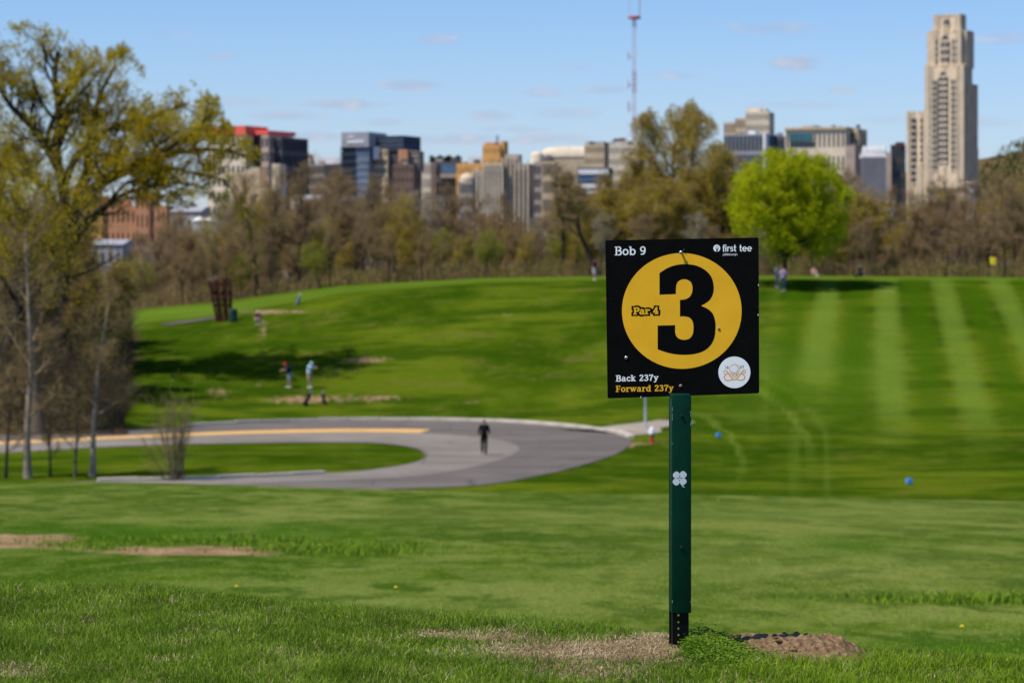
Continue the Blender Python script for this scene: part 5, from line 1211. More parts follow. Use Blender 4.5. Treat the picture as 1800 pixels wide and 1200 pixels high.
def lime_tree():
    g = ground_at(1378, 200); u = 200/F; c0 = np.array([(1387-1378)*u, 0, CZ+(HZ-368)*u-g.z]); rx, rz_ = 116*u, 112*u
    limbs = [((0, 0, 0), (.02, 0, 1), 2.6, .24, 0)]
    S, T = grow(6, 1, 1, levels=1, nseg=6, limbs=limbs, wob=.02, up=0, flare=1.3); T = []
    r = np.random.default_rng(12)
    for k in range(26):
        a = r.uniform(0, 6.28); el = r.uniform(-.35, 1.4); d = np.array([math.cos(a)*math.cos(el), math.sin(a)*math.cos(el), math.sin(el)]); tgt = c0+d*np.array([rx, rx, rz_])*.8; st = np.array([0.03, 0, r.uniform(1.5, 2.6)]); dd = tgt-st; ll = np.linalg.norm(dd)
        s2, t2 = grow(600+k, 1, 1, levels=4, nseg=9, kids=(5, 7, 5), ang=(40, 45, 45), lenf=(.5, .36, .5), wob=.08, up=.0, limbs=[(st, dd, ll, .11 if k > 5 else .15, 1)])
        for q in range(5): S[q].extend(s2[q])
        T.extend(t2)
    # clip to an uneven dome
    def inside(p): 
        q = (p-c0)/np.array([rx, rx, rz_]); n = np.linalg.norm(q, axis=-1); th = np.arctan2(q[...,1], q[...,0]); ph = np.arctan2(q[...,2], np.hypot(q[...,0], q[...,1]))
        lim = .98+.05*np.sin(5*th+2*ph)+.06*np.sin(9*ph+3*th)+.05*np.sin(14*th-7*ph)
        return (n < lim) & (q[...,2] > -.70+.16*np.sin(4*th)+.1*np.sin(9*th))
    rng = np.random.default_rng(3); root = empty('lime_green_tree', g, 'round bright lime green tree alone on the hill crest, casting dark shade', 'tree')
    seg = S[0]+S[1]; V, Q = tubes([s[0] for s in seg], [s[1] for s in seg], [s[2] for s in seg], [s[3] for s in seg], 8); np_mesh('trunk', V, Q, M['bark_dark'], root, smooth=True)
    seg = [s for s in S[2]+S[3]+S[4] if inside(s[1])]; V, Q = tubes([s[0] for s in seg], [s[1] for s in seg], [s[2] for s in seg], [s[3] for s in seg], 3); mi = np.zeros(len(Q), int)
    P = crown_points(T, 46000, .17, rng, .1); P = P[inside(P)]
    # loose outer clumps
    k = 300; d = rng.normal(0, 1, (k, 3)); d /= np.linalg.norm(d, axis=1, keepdims=True); C = c0+d*np.array([rx, rx, rz_])*rng.uniform(.78, 1.0, (k, 1)); ex = (C[:, None]+rng.normal(0, .26, (k, 75, 3))).reshape(-1, 3); ex = ex[inside(ex)]
    P = np.concatenate([P, ex]); print('lime leaves', len(P)); v, q = leaf_quads(P, .10, rng)
    Q = np.concatenate([Q, q+len(V)]); V = np.concatenate([V, v]); np_mesh('crown', V, Q, [M['twig'], M['leaf_lime']], root, midx=np.concatenate([mi, np.ones(len(q), int)]))
lime_tree()

def olive_tree():
    D = 272; g = ground_at(1192, D); u = D/F
    S, T = grow(401, (CZ+(HZ-190)*u-g.z)*.80, .42, (0, 0), levels=4, nseg=11, kids=(20, 8, 5), ang=(44, 42, 45), lenf=(.60, .46, .5), first=.10, wob=.07, up=.10)
    OX = [1040,1060,1090,1108,1130,1165,1190,1215,1245,1262,1290,1320,1340]; OY = [460,330,262,218,192,200,184,177,202,238,262,300,460]
    KEEP.append(lambda p: HZ-(p[..., 2]+g.z-CZ)/u > np.interp(1192+p[..., 0]/u, OX, OY)+5*np.sin(p[..., 0]*3)+4*np.sin(p[..., 0]*7+p[..., 1]))
    for q in range(0, 5): S[q] = [s_ for s_ in S[q] if KEEP[0](np.array(s_[1]))]
    tree_obj('tall_olive_tree', S, T, g, 'tall feathery olive tree rising above the wood behind the sign', bark='bark', twig='twig', leaf='leaf_olive', leaf2='leaf_spring', nleaf=21000, lsize=.11, lscat=.38, ntw=9000, twl=1.0, twr=.017, seed=21); KEEP.clear()
    S, T = grow(402, 9.6, .26, (0, 0), levels=4, nseg=9, kids=(15, 6, 5), ang=(50, 45, 45), lenf=(.48, .5, .5), first=.12, wob=.08, up=.08)
    a = tree_obj('olive_tree', S, T, ground_at(1262, 268), 'broad olive tree between the tall one and the lime green tree', bark='bark', leaf='leaf_olive', leaf2='leaf_bud', nleaf=16000, lsize=.11, lscat=.35, ntw=5000, twl=.9, twr=.018, seed=22)
    copy_tree(a, ground_at(1110, 274), 'broad olive tree left of the tall one, above the sign corner', 2.1, (1, 1, .85)); copy_tree(a, ground_at(1180, 262), 'lower olive tree in front of the tall one', 4.0, (1.0, 1.0, .72)); copy_tree(a, ground_at(1060, 268), 'low olive tree behind the leaning dark trunk', 1.0, (.9, .9, .66))
    copy_tree(a, ground_at(1520, 268), 'olive tree just right of the lime green tree', 5.0, (.9, .9, .62)); copy_tree(a, ground_at(1330, 275), 'olive tree hidden low behind the lime green tree', 3.0, (.9, .9, .7))
    # leaning dark trunk
    g = ground_at(1052, 252); S, T = grow(403, 8.0, .28, (-.50, 0), levels=4, nseg=9, kids=(9, 5, 4), ang=(42, 45, 45), lenf=(.42, .5, .5), first=.45, wob=.05, up=.04)
    tree_obj('leaning_tree', S, T, g, 'dark trunked tree leaning left beside the sign', bark='bark_dark', twig='twig', leaf='leaf_bud', nleaf=2500, lsize=.09, lscat=.3, ntw=3500, twl=.8, twr=.016, seed=23)
olive_tree()

LAND = [(-999,60,'at the left picture edge'),(60,180,'left of the brick terrace'),(180,300,'below the orange brick terrace'),(300,372,'left of the red roofed block'),(372,440,'below the red roofed block'),(440,500,'below the red block and its dark side'),
        (500,575,'below the brown office'),(575,650,'below the glass tower'),(650,735,'below the brick slab'),(735,800,'below the dark glass block'),(800,850,'below the orange building'),(850,935,'below the gothic hall'),
        (935,1010,'below the arena roof'),(1010,1085,'below the banded office'),(1085,1160,'left of the tall olive tree'),(1160,1270,'beside the tall olive tree'),(1270,1400,'behind the lime green tree'),(1400,1500,'below the wide tan office'),(1500,1590,'below the striped block'),
        (1590,1715,'below the tall gothic tower'),(1715,1800,'below the far wooded hill'),(1800,2999,'beyond the right picture edge')]
def land(px):
    for a, b, t_ in LAND:
        if a <= px < b: return t_
ROWN = {0: 'front', 1: 'second', 2: 'third', 3: 'back'}
def wood():
    protos = []
    specs = [('bare_tree', dict(H=11.5, r0=.20, kids=(14, 6, 5), ang=(40, 42, 45), lenf=(.42, .5, .5), first=.22, wob=.09, up=.12), dict(bark='bark', twig='twig', leaf='leaf_brown', nleaf=2500, lsize=.07, lscat=.25, ntw=6500, twl=.9, twr=.017), 'bare brown twigged tree'),
             ('bare_tree', dict(H=12.5, r0=.24, kids=(12, 6, 5), ang=(34, 40, 45), lenf=(.48, .5, .5), first=.3, wob=.10, up=.14), dict(bark='bark_dark', twig='twig', leaf='leaf_bud', nleaf=3500, lsize=.07, lscat=.25, ntw=5500, twl=.9, twr=.017), 'bare dark trunked tree'),
             ('budding_tree', dict(H=10.5, r0=.18, kids=(15, 6, 5), ang=(45, 45, 45), lenf=(.42, .5, .5), first=.15, wob=.09, up=.10), dict(bark='bark', twig='twig', leaf='leaf_olive', leaf2='leaf_spring', nleaf=9000, lsize=.085, lscat=.3, ntw=3500, twl=.8, twr=.016), 'olive budding tree'),
             ('pale_tree', dict(H=11.0, r0=.17, kids=(13, 6, 4), ang=(36, 40, 45), lenf=(.40, .5, .5), first=.25, wob=.07, up=.13), dict(bark='bark_pale', twig='twig_pale', leaf='leaf_brown', nleaf=1500, lsize=.07, lscat=.25, ntw=5500, twl=.9, twr=.017), 'pale barked bare tree'),
             ('forked_tree', dict(H=10.5, r0=.25, kids=(7, 7, 5), ang=(38, 42, 45), lenf=(.7, .5, .45), first=.35, wob=.13, up=.12), dict(bark='bark_dark', twig='twig', leaf='leaf_bud', nleaf=2500, lsize=.08, lscat=.25, ntw=6000, twl=.9, twr=.017), 'dark forked tree'),
             ('green_tree', dict(H=8.0, r0=.15, kids=(14, 6, 4), ang=(50, 45, 45), lenf=(.45, .5, .5), first=.12, wob=.09, up=.06), dict(bark='bark', twig='twig', leaf='leaf_green', leaf2='leaf_olive', nleaf=9500, lsize=.09, lscat=.35, ntw=2000, twl=.7, twr=.016), 'small fresh green tree'),
             ('thicket_tree', dict(H=6.0, r0=.10, kids=(18, 7, 4), ang=(45, 42, 45), lenf=(.5, .5, .5), first=.05, wob=.10, up=.10), dict(bark='bark', twig='twig', leaf='leaf_brown', leaf2='leaf_bud', nleaf=7000, lsize=.08, lscat=.3, ntw=6500, twl=.7, twr=.015), 'low brown thicket tree')]
    used = {}
    r = random.Random(17); seen = {}
    for i, (nm, gk, tk, lb) in enumerate(specs):
        S, T = grow(700+i, gk['H'], gk['r0'], (r.uniform(-.05,.05), 0), levels=4, nseg=9, kids=gk['kids'], ang=gk['ang'], lenf=gk['lenf'], first=gk['first'], wob=gk['wob'], up=gk['up'])
        hh = max(float(np.percentile(t_[0][:, 2], 99)) for t_ in [(np.concatenate([q[0] for q in T]),)])+.4
        tk['ntw'] = int(tk['ntw']*(.62 if i > 4 else .42)); protos.append((tree_obj(nm, S, T, (0,0,0), lb, seed=30+i, **tk), lb, hh))
    def place(kind, px, D, H, row):
        src, lb, h0 = protos[kind]; g = ground_at(px, D); s = H/h0; label = f'{lb} in the {ROWN[row]} row, {land(px)}'
        if kind not in used: used[kind] = 1; o = src; o.location = g; o.rotation_euler = (0,0,r.uniform(0,6.28)); o.scale = (s*r.uniform(.9,1.1), s, s); o['label'] = label
        else: o = copy_tree(src, g, label, r.uniform(0, 6.28), (s*r.uniform(.9,1.15), s*r.uniform(.9,1.1), s))
        seen.setdefault(label, []).append(o)
    def top_row(px):  # how high the wood reaches (photo row)
        return np.interp(px, [-600, 150,230,300,400,520,600,700,760,800,900,960,1000,1060,1300,1480,1520,1600,1650,1720,1760,1800,2400], [380, 425,410,362,335,322,300,320,332,330,352,340,322,300,300,300,330,335,312,318,300,318,310])
    px = 120
    # front row: dark trunks stand on the crest line
    step = 23
    for row, D0, dn, lowr in ((0, 262, 6, 60), (1, 276, 6, 25), (2, 294, 8, 0), (3, 318, 10, -2)):
        px = -260+row*7 if row < 2 else -120+row*7
        while px < 2080:
            if -60 < px < 150 and row == 0: px += step; continue
            p = px+r.uniform(-9, 9); D = D0+r.uniform(-dn, dn); g = ground_at(p, D)
            topr = float(top_row(p))+lowr+r.uniform(-14, 42)+(16 if p < 1000 else 4); H = CZ+(HZ-topr)*D/F-g.z
            west = p < 1000
            if row == 0: w = (3, 5, 2.5, 2, 4.5, 3.2, 2.5)
            elif row == 1: w = (4, 3, 4, 2, 2, 1.2, 4)
            else: w = (5, 3, 3 if west else 5, 2, 3, .3, 1)
            kind = r.choices(range(7), w)[0]
            if row == 0 and kind == 6: H = r.uniform(3.0, 5.0)
            if kind == 5: H = min(H, r.uniform(3.5, 7))
            if kind != 6 or H > 7: H = max(H, 4.5)
            if kind == 6: H = min(H, 7.5)
            place(kind, p, D, H, row); px += step*(1.15 if row < 3 else 1.5)
    for k, (px_, tp) in enumerate(((455,300),(482,292),(528,285),(612,292),(655,305),(792,322),(870,335),(990,300),(1640,325),(1735,300),(1782,315))):
        D = 264+(k*7)%12; g = ground_at(px_, D); place(1 if k % 3 else 4, px_, D, CZ+(HZ-tp)*D/F-g.z, 0)
    for lb, os_ in seen.items():
        if len(os_) == 2:
            os_.sort(key=lambda o: -o.scale[2]); os_[0]['label'] = 'taller '+lb; os_[1]['label'] = 'shorter '+lb
        elif len(os_) > 2:
            os_.sort(key=lambda o: -o.scale[2]); nm_ = ['tallest', 'second tallest', 'third tallest', 'fourth tallest', 'fifth tallest'][:len(os_)-1]+['shortest']
            for o, q in zip(os_, nm_+['shortest']*9): o['label'] = q+' '+lb
    # more trees down the far slope, towards the town
    for k, (a, b, nm_) in enumerate(LAND):
        p = min(max((a+b)/2, -150), 1950)+r.uniform(-15, 15); D = r.uniform(350, 520); g = ground_at(p, D); row = min(430, float(top_row(p))+r.uniform(35, 80)); H = CZ+(HZ-row)*D/F-g.z; H = max(8, min(H, 34))
        src, lb, h0 = protos[r.choice([0, 2, 3, 0, 1])]; s = H/h0; o = copy_tree(src, g, f'distant tree on the far slope, {nm_}', r.uniform(0, 6.28), (s*1.1, s*1.1, s)); o['group'] = 'distant trees on the far slope'
    return protos
PROT = wood()

def undergrowth():
    r = np.random.default_rng(2); n = 60000; px = r.uniform(150, 1900, n); D = r.uniform(258, 285, n); x = (px-900)/F*D; z = height(x, D)
    hh = 1.25+.8*vnoise(x*.5, D*.3, 91)+.7*vnoise(x*1.7, D, 92); zz = z+r.random(n)**1.3*np.maximum(hh, .5); V, Q = leaf_quads(np.stack([x, D, zz], 1), .13, r)
    m = (r.random(n)+.5*vnoise(x*.35, D*.2, 93) > .55).astype(int); m[(r.random(n) < .22+.2*vnoise(x*.2, D*.1, 90))] = 2
    P0 = np.stack([x, D, z], 1)[:14000]; d = r.normal(0, .28, (14000, 3)); d[:, 2] = 1; P1 = P0+d*(np.maximum(hh[:14000], .6)*1.2)[:, None]; v2, q2 = tubes(P0, P1, np.full(14000, .02), np.full(14000, .008), 3)
    Q = np.concatenate([Q, q2+len(V)]); m = np.concatenate([m, np.full(len(q2), 3)]); V = np.concatenate([V, v2])
    tag(np_mesh('undergrowth', V, Q, [M['leaf_brown'], M['leaf_bud'], M['leaf_green'], M['twig']], midx=m), 'brown and olive brush at the foot of the wood', kind='stuff')
    # bank brush on the left: leaf litter, bramble stems, buds
    n = 52000; px = r.uniform(-120, 235, n); D = r.uniform(150, 205, n); x = (px-900)/F*D; z = height(x, D); k = (px+.18*(D-170)*-1 < 225+14*vnoise(x, D, 94)) ; px, D, x, z = px[k], D[k], x[k], z[k]; n = len(x)
    hh = np.maximum(1.6+1.6*vnoise(x*.6, D*.35, 95)+.8*vnoise(x*2, D, 96)+1.2*ss(120, 30, px), .25)*ss(240, 205, px)*ss(151, 158, D); zz = z+r.random(n)**1.5*hh+.03; V, Q = leaf_quads(np.stack([x, D, zz], 1), .085, r)
    low = (zz-z) < .35; m = np.where(low, 0, np.where(r.random(n) < .8, 1, 2)); nt_ = 16000; i = r.integers(0, n, nt_); P0 = np.stack([x[i], D[i], z[i]], 1); d = r.normal(0, .4, (nt_, 3)); d[:, 2] = 1; P1 = P0+d*(hh[i]*1.15+.1)[:, None]; v2, q2 = tubes(P0, P1, np.full(nt_, .016), np.full(nt_, .006), 3)
    Q = np.concatenate([Q, q2+len(V)]); m = np.concatenate([m, np.full(len(q2), 3)]); V = np.concatenate([V, v2])
    tag(np_mesh('bank_brush', V, Q, [M['litter'], M['bramble'], M['leaf_bud'], M['twig_dark']], midx=m), 'brown brambles, dead leaves and bare twigs covering the bank under the left trees', kind='stuff')
    # far wooded hill at the right and a few skyline crowns
    n = 80000; px = r.uniform(1560, 3300, n); D = r.uniform(1480, 2150, n); x = (px-900)/F*D; z = height(x, D); c = vnoise(x*.06, D*.03, 97); zz = z+r.random(n)*(13+8*c); V, Q = leaf_quads(np.stack([x, D, zz], 1), 1.6, r); m = (r.random(n)+.7*vnoise(x*.05, D*.03, 98) > .7).astype(int)
    tag(np_mesh('far_woods', V, Q, [M['leaf_dark'], M['leaf_bud']], midx=m), 'dark green wooded hill right of the tall tower', kind='stuff')
    n = 16000; px = r.uniform(-300, 520, n); D = r.uniform(1450, 1850, n); x = (px-900)/F*D; z = height(x, D); c = vnoise(x*.06, D*.03, 97); zz = z+r.random(n)*(12+7*c); V, Q = leaf_quads(np.stack([x, D, zz], 1), 1.5, r); m = (r.random(n)+.7*vnoise(x*.05, D*.03, 98) > .35).astype(int)
    tag(np_mesh('far_woods', V, Q, [M['leaf_dark'], M['leaf_brown']], midx=m), 'brown wooded rise on the skyline behind the big left tree', kind='stuff')
    n = 20000; px = r.uniform(-300, 1750, n); D = r.uniform(640, 1000, n); x = (px-900)/F*D; z = height(x, D); c = vnoise(x*.1, D*.06, 99); zz = z+r.random(n)*(15+7*c); V, Q = leaf_quads(np.stack([x, D, zz], 1), .9, r); m = (r.random(n) > .5).astype(int)
    tag(np_mesh('town_trees', V, Q, [M['leaf_brown'], M['leaf_bud']], midx=m), 'hazy mass of tree tops between the wood and the town', kind='stuff')
    n = 5000; px = r.normal(783, 13, n); px = px[(px > 755) & (px < 812)]; n = len(px); D = r.uniform(1700, 1720, n); x = (px-900)/F*D; top = CZ+(HZ-276+2*np.sin(px*.4))*D/F; zz = top-r.random(n)*9; V, Q = leaf_quads(np.stack([x, D, zz], 1), 1.0, r)
    tag(np_mesh('skyline_trees', V, Q, M['leaf_dark']), 'dark green trees on the skyline left of the orange building', kind='stuff')
undergrowth()

# ------------------------------------------------------------------ people
def capsule(mb, a, b, ra, rb, k=10):
    a = Vector(a); b = Vector(b); d = (b-a); n = d.normalized() if d.length > 1e-6 else Vector((0,0,1))
    mb.tube([a-n*ra*.95, a-n*ra*.6, a, b, b+n*rb*.6, b+n*rb*.95], [ra*.3, ra*.8, ra, rb, rb*.8, rb*.3], k)
def remesh(o, vox):
    m = o.modifiers.new('merge', 'REMESH'); m.mode = 'VOXEL'; m.voxel_size = vox; m.use_smooth_shade = True
    s = o.modifiers.new('soften', 'SMOOTH'); s.iterations = 3; s.factor = .5
SKIN = simple('skin', (.46,.27,.19), .6, .3, .08, 8)
def cloth(name, c): return simple('cloth_'+name, c, .85, .15, .15, 9)
def person(loc, face, label, J, colors, legwear='trousers', cap=None, hair=(.05,.035,.025), sleeves='short', scale=1.0, group=None):
    """J: joints in local metres, x right of the viewer, y away, z up; the figure is turned by face degrees"""
    root = empty('person', loc, label, 'person', group, rz=math.radians(face)); root.scale = (scale,)*3
    B = MB(); V = {k: Vector(v) for k, v in J.items()}
    for s in 'lr':
        capsule(B, V['hip'+s], V['knee'+s], .082, .056); capsule(B, V['knee'+s], V['ank'+s], .054, .036); capsule(B, V['sh'+s], V['el'+s], .046, .037); capsule(B, V['el'+s], V['wr'+s], .036, .026)
        f = V['ank'+s]+Vector(J.get('toe', (0,-.17,-.05))); capsule(B, V['ank'+s]+Vector((0,.03,-.04)), f, .036, .028)
        # palm, thumb and four unequal fingers curled
        w = V['wr'+s]; d = (w-V['el'+s]).normalized(); sd = d.cross(Vector((0,1,0))); sd = sd.normalized() if sd.length > .1 else Vector((1,0,0)); up = d.cross(sd).normalized()
        capsule(B, w+d*.02, w+d*.075, .026, .030)
        for q, (off, ln) in enumerate(((-.027,.062),(-.009,.074),(.009,.070),(.027,.055))):
            p0 = w+d*.085+sd*off; p1 = p0+d*ln*.5+up*.008; p2 = p1+d*ln*.4+up*.026; capsule(B, p0, p1, .0095, .009, 6); capsule(B, p1, p2, .009, .007, 6)
        capsule(B, w+d*.03+sd*.03, w+d*.07+sd*.055+up*.02, .011, .009, 6)
    pel, ch, nk, hd = V['pelvis'], V['chest'], V['neck'], V['head']
    capsule(B, V['hipl'], V['hipr'], .10, .10); capsule(B, pel, ch, .125, .15); capsule(B, V['shl'].lerp(V['shr'], .18), V['shl'].lerp(V['shr'], .82), .085, .085); capsule(B, ch, nk, .11, .06); capsule(B, nk, hd, .055, .06)
    fwd = Vector(J.get('look', (0,-1,0))).normalized(); upv = (hd-nk).normalized(); sdv = fwd.cross(upv).normalized()
    v0 = len(B.v); B.ball(hd, (.078,.095,.115), 14); capsule(B, hd+fwd*.085-upv*.005, hd+fwd*.112-upv*.02, .014, .016, 6); capsule(B, hd+fwd*.06-upv*.085, hd+fwd*.085-upv*.085, .035, .03, 6)
    for q in (-1, 1): capsule(B, hd+sdv*q*.078+upv*.02, hd+sdv*q*.082-upv*.03, .014, .011, 6)
    body = B.build('body', colors['skin'] if 'skin' in colors else SKIN, root, True); remesh(body, .014)
    E = MB()
    for q in (-1, 1): E.ball(hd+fwd*.088+sdv*q*.032+upv*.012, .011, 8)
    E.build('eyes', simple('eye', (.03,.025,.02), .3) if 'eye' not in bpy.data.materials else bpy.data.materials['eye'], root, True)
    Sh = MB(); t = .022
    capsule(Sh, pel+Vector((0,0,.02)), ch, .125+t, .15+t, 14); capsule(Sh, V['shl'].lerp(V['shr'], .12), V['shl'].lerp(V['shr'], .88), .088+t, .088+t); capsule(Sh, ch, nk-Vector((0,0,.06)), .11+t, .08)
    for s in 'lr':
        if sleeves == 'long': capsule(Sh, V['sh'+s], V['el'+s], .05+t, .042+t*.7); capsule(Sh, V['el'+s], V['el'+s].lerp(V['wr'+s], .92), .04+t*.7, .034+t*.5)
        elif sleeves == 'short': capsule(Sh, V['sh'+s], V['sh'+s].lerp(V['el'+s], .68), .05+t, .05+t)
    o = Sh.build('shirt', colors['shirt'], root, True); remesh(o, .016)
    P = MB(); capsule(P, V['hipl']+Vector((0,0,.02)), V['hipr']+Vector((0,0,.02)), .105+t, .105+t)
    for s in 'lr':
        if legwear == 'shorts': capsule(P, V['hip'+s], V['hip'+s].lerp(V['knee'+s], .92), .09+t, .085)
        else: capsule(P, V['hip'+s], V['knee'+s], .088+t, .066+t*.5); capsule(P, V['knee'+s], V['knee'+s].lerp(V['ank'+s], .97), .064+t*.5, .056+t*.3)
    o = P.build(legwear, colors['legs'], root, True); remesh(o, .016)
    for s in 'lr':
        Z = MB(); f = V['ank'+s]+Vector(J.get('toe', (0,-.17,-.05))); capsule(Z, V['ank'+s]+Vector((0,.035,-.045)), f, .046, .038); o = Z.build('shoe', colors['shoes'], root, True); remesh(o, .012)
    Hh = MB()
    Hh.ball(hd-fwd*.014+upv*.03, (.088,.10,.105), 14)
    v = [Vector(p) for p in Hh.v]; Hh.v = [tuple(p if (p-hd).dot(upv) > .0 or (p-hd).dot(fwd) < 0 else p-fwd*.05+upv*.02) for p in v]
    if cap:
        Hh.v = [tuple(p if (p-hd).dot(upv) > .035 else p+upv*(.035-(p-hd).dot(upv))) for p in v]
        capsule(Hh, hd+fwd*.07+upv*.045-sdv*.03, hd+fwd*.15+upv*.035-sdv*.02, .035, .02, 8); capsule(Hh, hd+fwd*.07+upv*.045+sdv*.03, hd+fwd*.15+upv*.035+sdv*.02, .035, .02, 8)
        Hh.build('cap', cap, root, True); H2 = MB(); H2.ball(hd-fwd*.02-upv*.005, (.083,.088,.09), 12); H2.build('hair', cloth('hair', hair), root, True)
    else: Hh.build('hair', cloth('hair', hair), root, True)
    return root
def stand(**k):
    J = dict(pelvis=(0,0,.98), chest=(0,0,1.28), neck=(0,.01,1.47), head=(0,-.01,1.64), hipl=(-.09,0,.94), hipr=(.09,0,.94), kneel=(-.10,-.01,.52), kneer=(.10,-.01,.52), ankl=(-.11,.02,.09), ankr=(.11,.02,.09),
             shl=(-.19,0,1.43), shr=(.19,0,1.43), ell=(-.25,.03,1.15), elr=(.25,.03,1.15), wrl=(-.25,-.05,.92), wrr=(.25,-.05,.92), toe=(0,-.17,-.05)); J.update(k); return J
black = cloth('black', (.006,.006,.007)); white_c = cloth('white', (.66,.66,.63)); greyc = cloth('grey', (.30,.31,.33)); blue_c = cloth('light_blue', (.42,.66,.80)); khaki = cloth('khaki', (.42,.34,.24)); redc = cloth('red', (.55,.03,.02)); navy_c = cloth('navy', (.02,.022,.04)); maroon = cloth('maroon', (.12,.02,.03)); pinkc = cloth('pink', (.66,.42,.60)); rose = cloth('rose', (.62,.30,.26)); shoe_w = cloth('shoe_white', (.75,.73,.66)); teal_c = cloth('dark_teal', (.03,.09,.08))
D = (CZ-RZ)*F/(799.5-HZ)
person(Vector(((851-900)/F*D, D, RZ+.03)), 0, 'person all in black walking on the road bend', stand(kneel=(-.10,.10,.53), ankl=(-.10,.30,.14), kneer=(.09,-.12,.52), ankr=(.09,-.10,.09), ell=(-.27,.10,1.17), wrl=(-.22,-.04,.98), elr=(.27,-.03,1.17), wrr=(.24,-.22,1.04)),
       dict(shirt=black, legs=black, shoes=black, skin=SKIN), 'trousers', sleeves='long', hair=(.012,.01,.008), scale=.97)
# two golfers on the hill
Dg = 174.0; g = ground_at(508, Dg)
person(g, -60, 'golfer in a red cap, dark shirt and grey shorts on the hillside', stand(pelvis=(0,.10,.94), chest=(0,-.08,1.20), neck=(0,-.17,1.36), head=(0,-.26,1.50), hipl=(-.09,.08,.90), hipr=(.09,.08,.90), kneel=(-.14,-.02,.50), kneer=(.14,-.02,.50), ankl=(-.17,.03,.09), ankr=(.17,.03,.09), shl=(-.18,-.12,1.33), shr=(.18,-.12,1.33), ell=(-.16,-.32,1.16), elr=(.16,-.32,1.16), wrl=(-.04,-.52,1.14), wrr=(.03,-.50,1.10), look=(0,-1,-.5)),
       dict(shirt=navy_c, legs=greyc, shoes=shoe_w), 'shorts', cap=redc, scale=1.0)
g2 = ground_at(544, Dg)
person(g2, 60, 'golfer in a light blue shirt with arms raised to the right', stand(pelvis=(0,.06,.95), chest=(0,-.03,1.24), neck=(0,-.06,1.42), head=(0,-.12,1.56), kneel=(-.12,-.02,.52), kneer=(.12,-.02,.52), shl=(-.19,-.05,1.39), shr=(.19,-.05,1.39), ell=(-.14,-.28,1.30), elr=(.16,-.28,1.30), wrl=(-.03,-.48,1.34), wrr=(.04,-.46,1.28), look=(0,-1,-.3)),
       dict(shirt=blue_c, legs=khaki, shoes=shoe_w), 'shorts', cap=blue_c, scale=1.0)
g = ground_at(455, 196)
person(g, -30, 'person in white crouching at the top of the left slope', stand(pelvis=(0,.14,.36), chest=(0,-.02,.62), neck=(0,-.10,.76), head=(0,-.16,.90), hipl=(-.10,.12,.33), hipr=(.10,.12,.33), kneel=(-.16,-.24,.42), kneer=(.16,-.24,.42), ankl=(-.13,.02,.09), ankr=(.13,.02,.09), shl=(-.18,-.06,.74), shr=(.18,-.06,.74), ell=(-.22,-.24,.56), elr=(.22,-.24,.56), wrl=(-.06,-.40,.46), wrr=(.06,-.40,.46)),
       dict(shirt=maroon, legs=white_c, shoes=shoe_w), 'shorts', cap=white_c)
g = ground_at(1366, 199)
person(g, 40, 'person in a pale pink top standing left of the lime green tree trunk', stand(ell=(-.24,-.12,1.2), wrl=(-.20,-.30,1.1)), dict(shirt=cloth('blush', (.62,.46,.42)), legs=greyc, shoes=shoe_w), 'shorts', hair=(.30,.18,.09), cap=cloth('cap_pale', (.6,.5,.45)), scale=.98)
g = ground_at(1377, 197.5)
person(g, -20, 'person in a lilac top right in front of the lime green tree trunk', stand(), dict(shirt=pinkc, legs=teal_c, shoes=shoe_w), 'trousers', hair=(.2,.1,.06), scale=1.0)
g = ground_at(1045, 205)
person(g, 60, 'person in a maroon shirt and white shorts beside the left edge of the sign', stand(), dict(shirt=maroon, legs=white_c, shoes=shoe_w), 'shorts', hair=(.03,.02,.015), scale=.92)
g = ground_at(1431, 246)
person(g, 20, 'distant person in rose sitting on the grass behind the tree shade', stand(pelvis=(0,.1,.14), chest=(0,.06,.44), neck=(0,.04,.62), head=(0,.02,.78), hipl=(-.09,.08,.12), hipr=(.09,.08,.12), kneel=(-.12,-.26,.40), kneer=(.12,-.26,.40), ankl=(-.12,-.52,.09), ankr=(.12,-.52,.09), shl=(-.18,.05,.58), shr=(.18,.05,.58), ell=(-.24,-.08,.38), elr=(.24,-.08,.38), wrl=(-.16,-.26,.42), wrr=(.16,-.26,.42)),
       dict(shirt=rose, legs=khaki, shoes=shoe_w), 'shorts', hair=(.2,.12,.08))

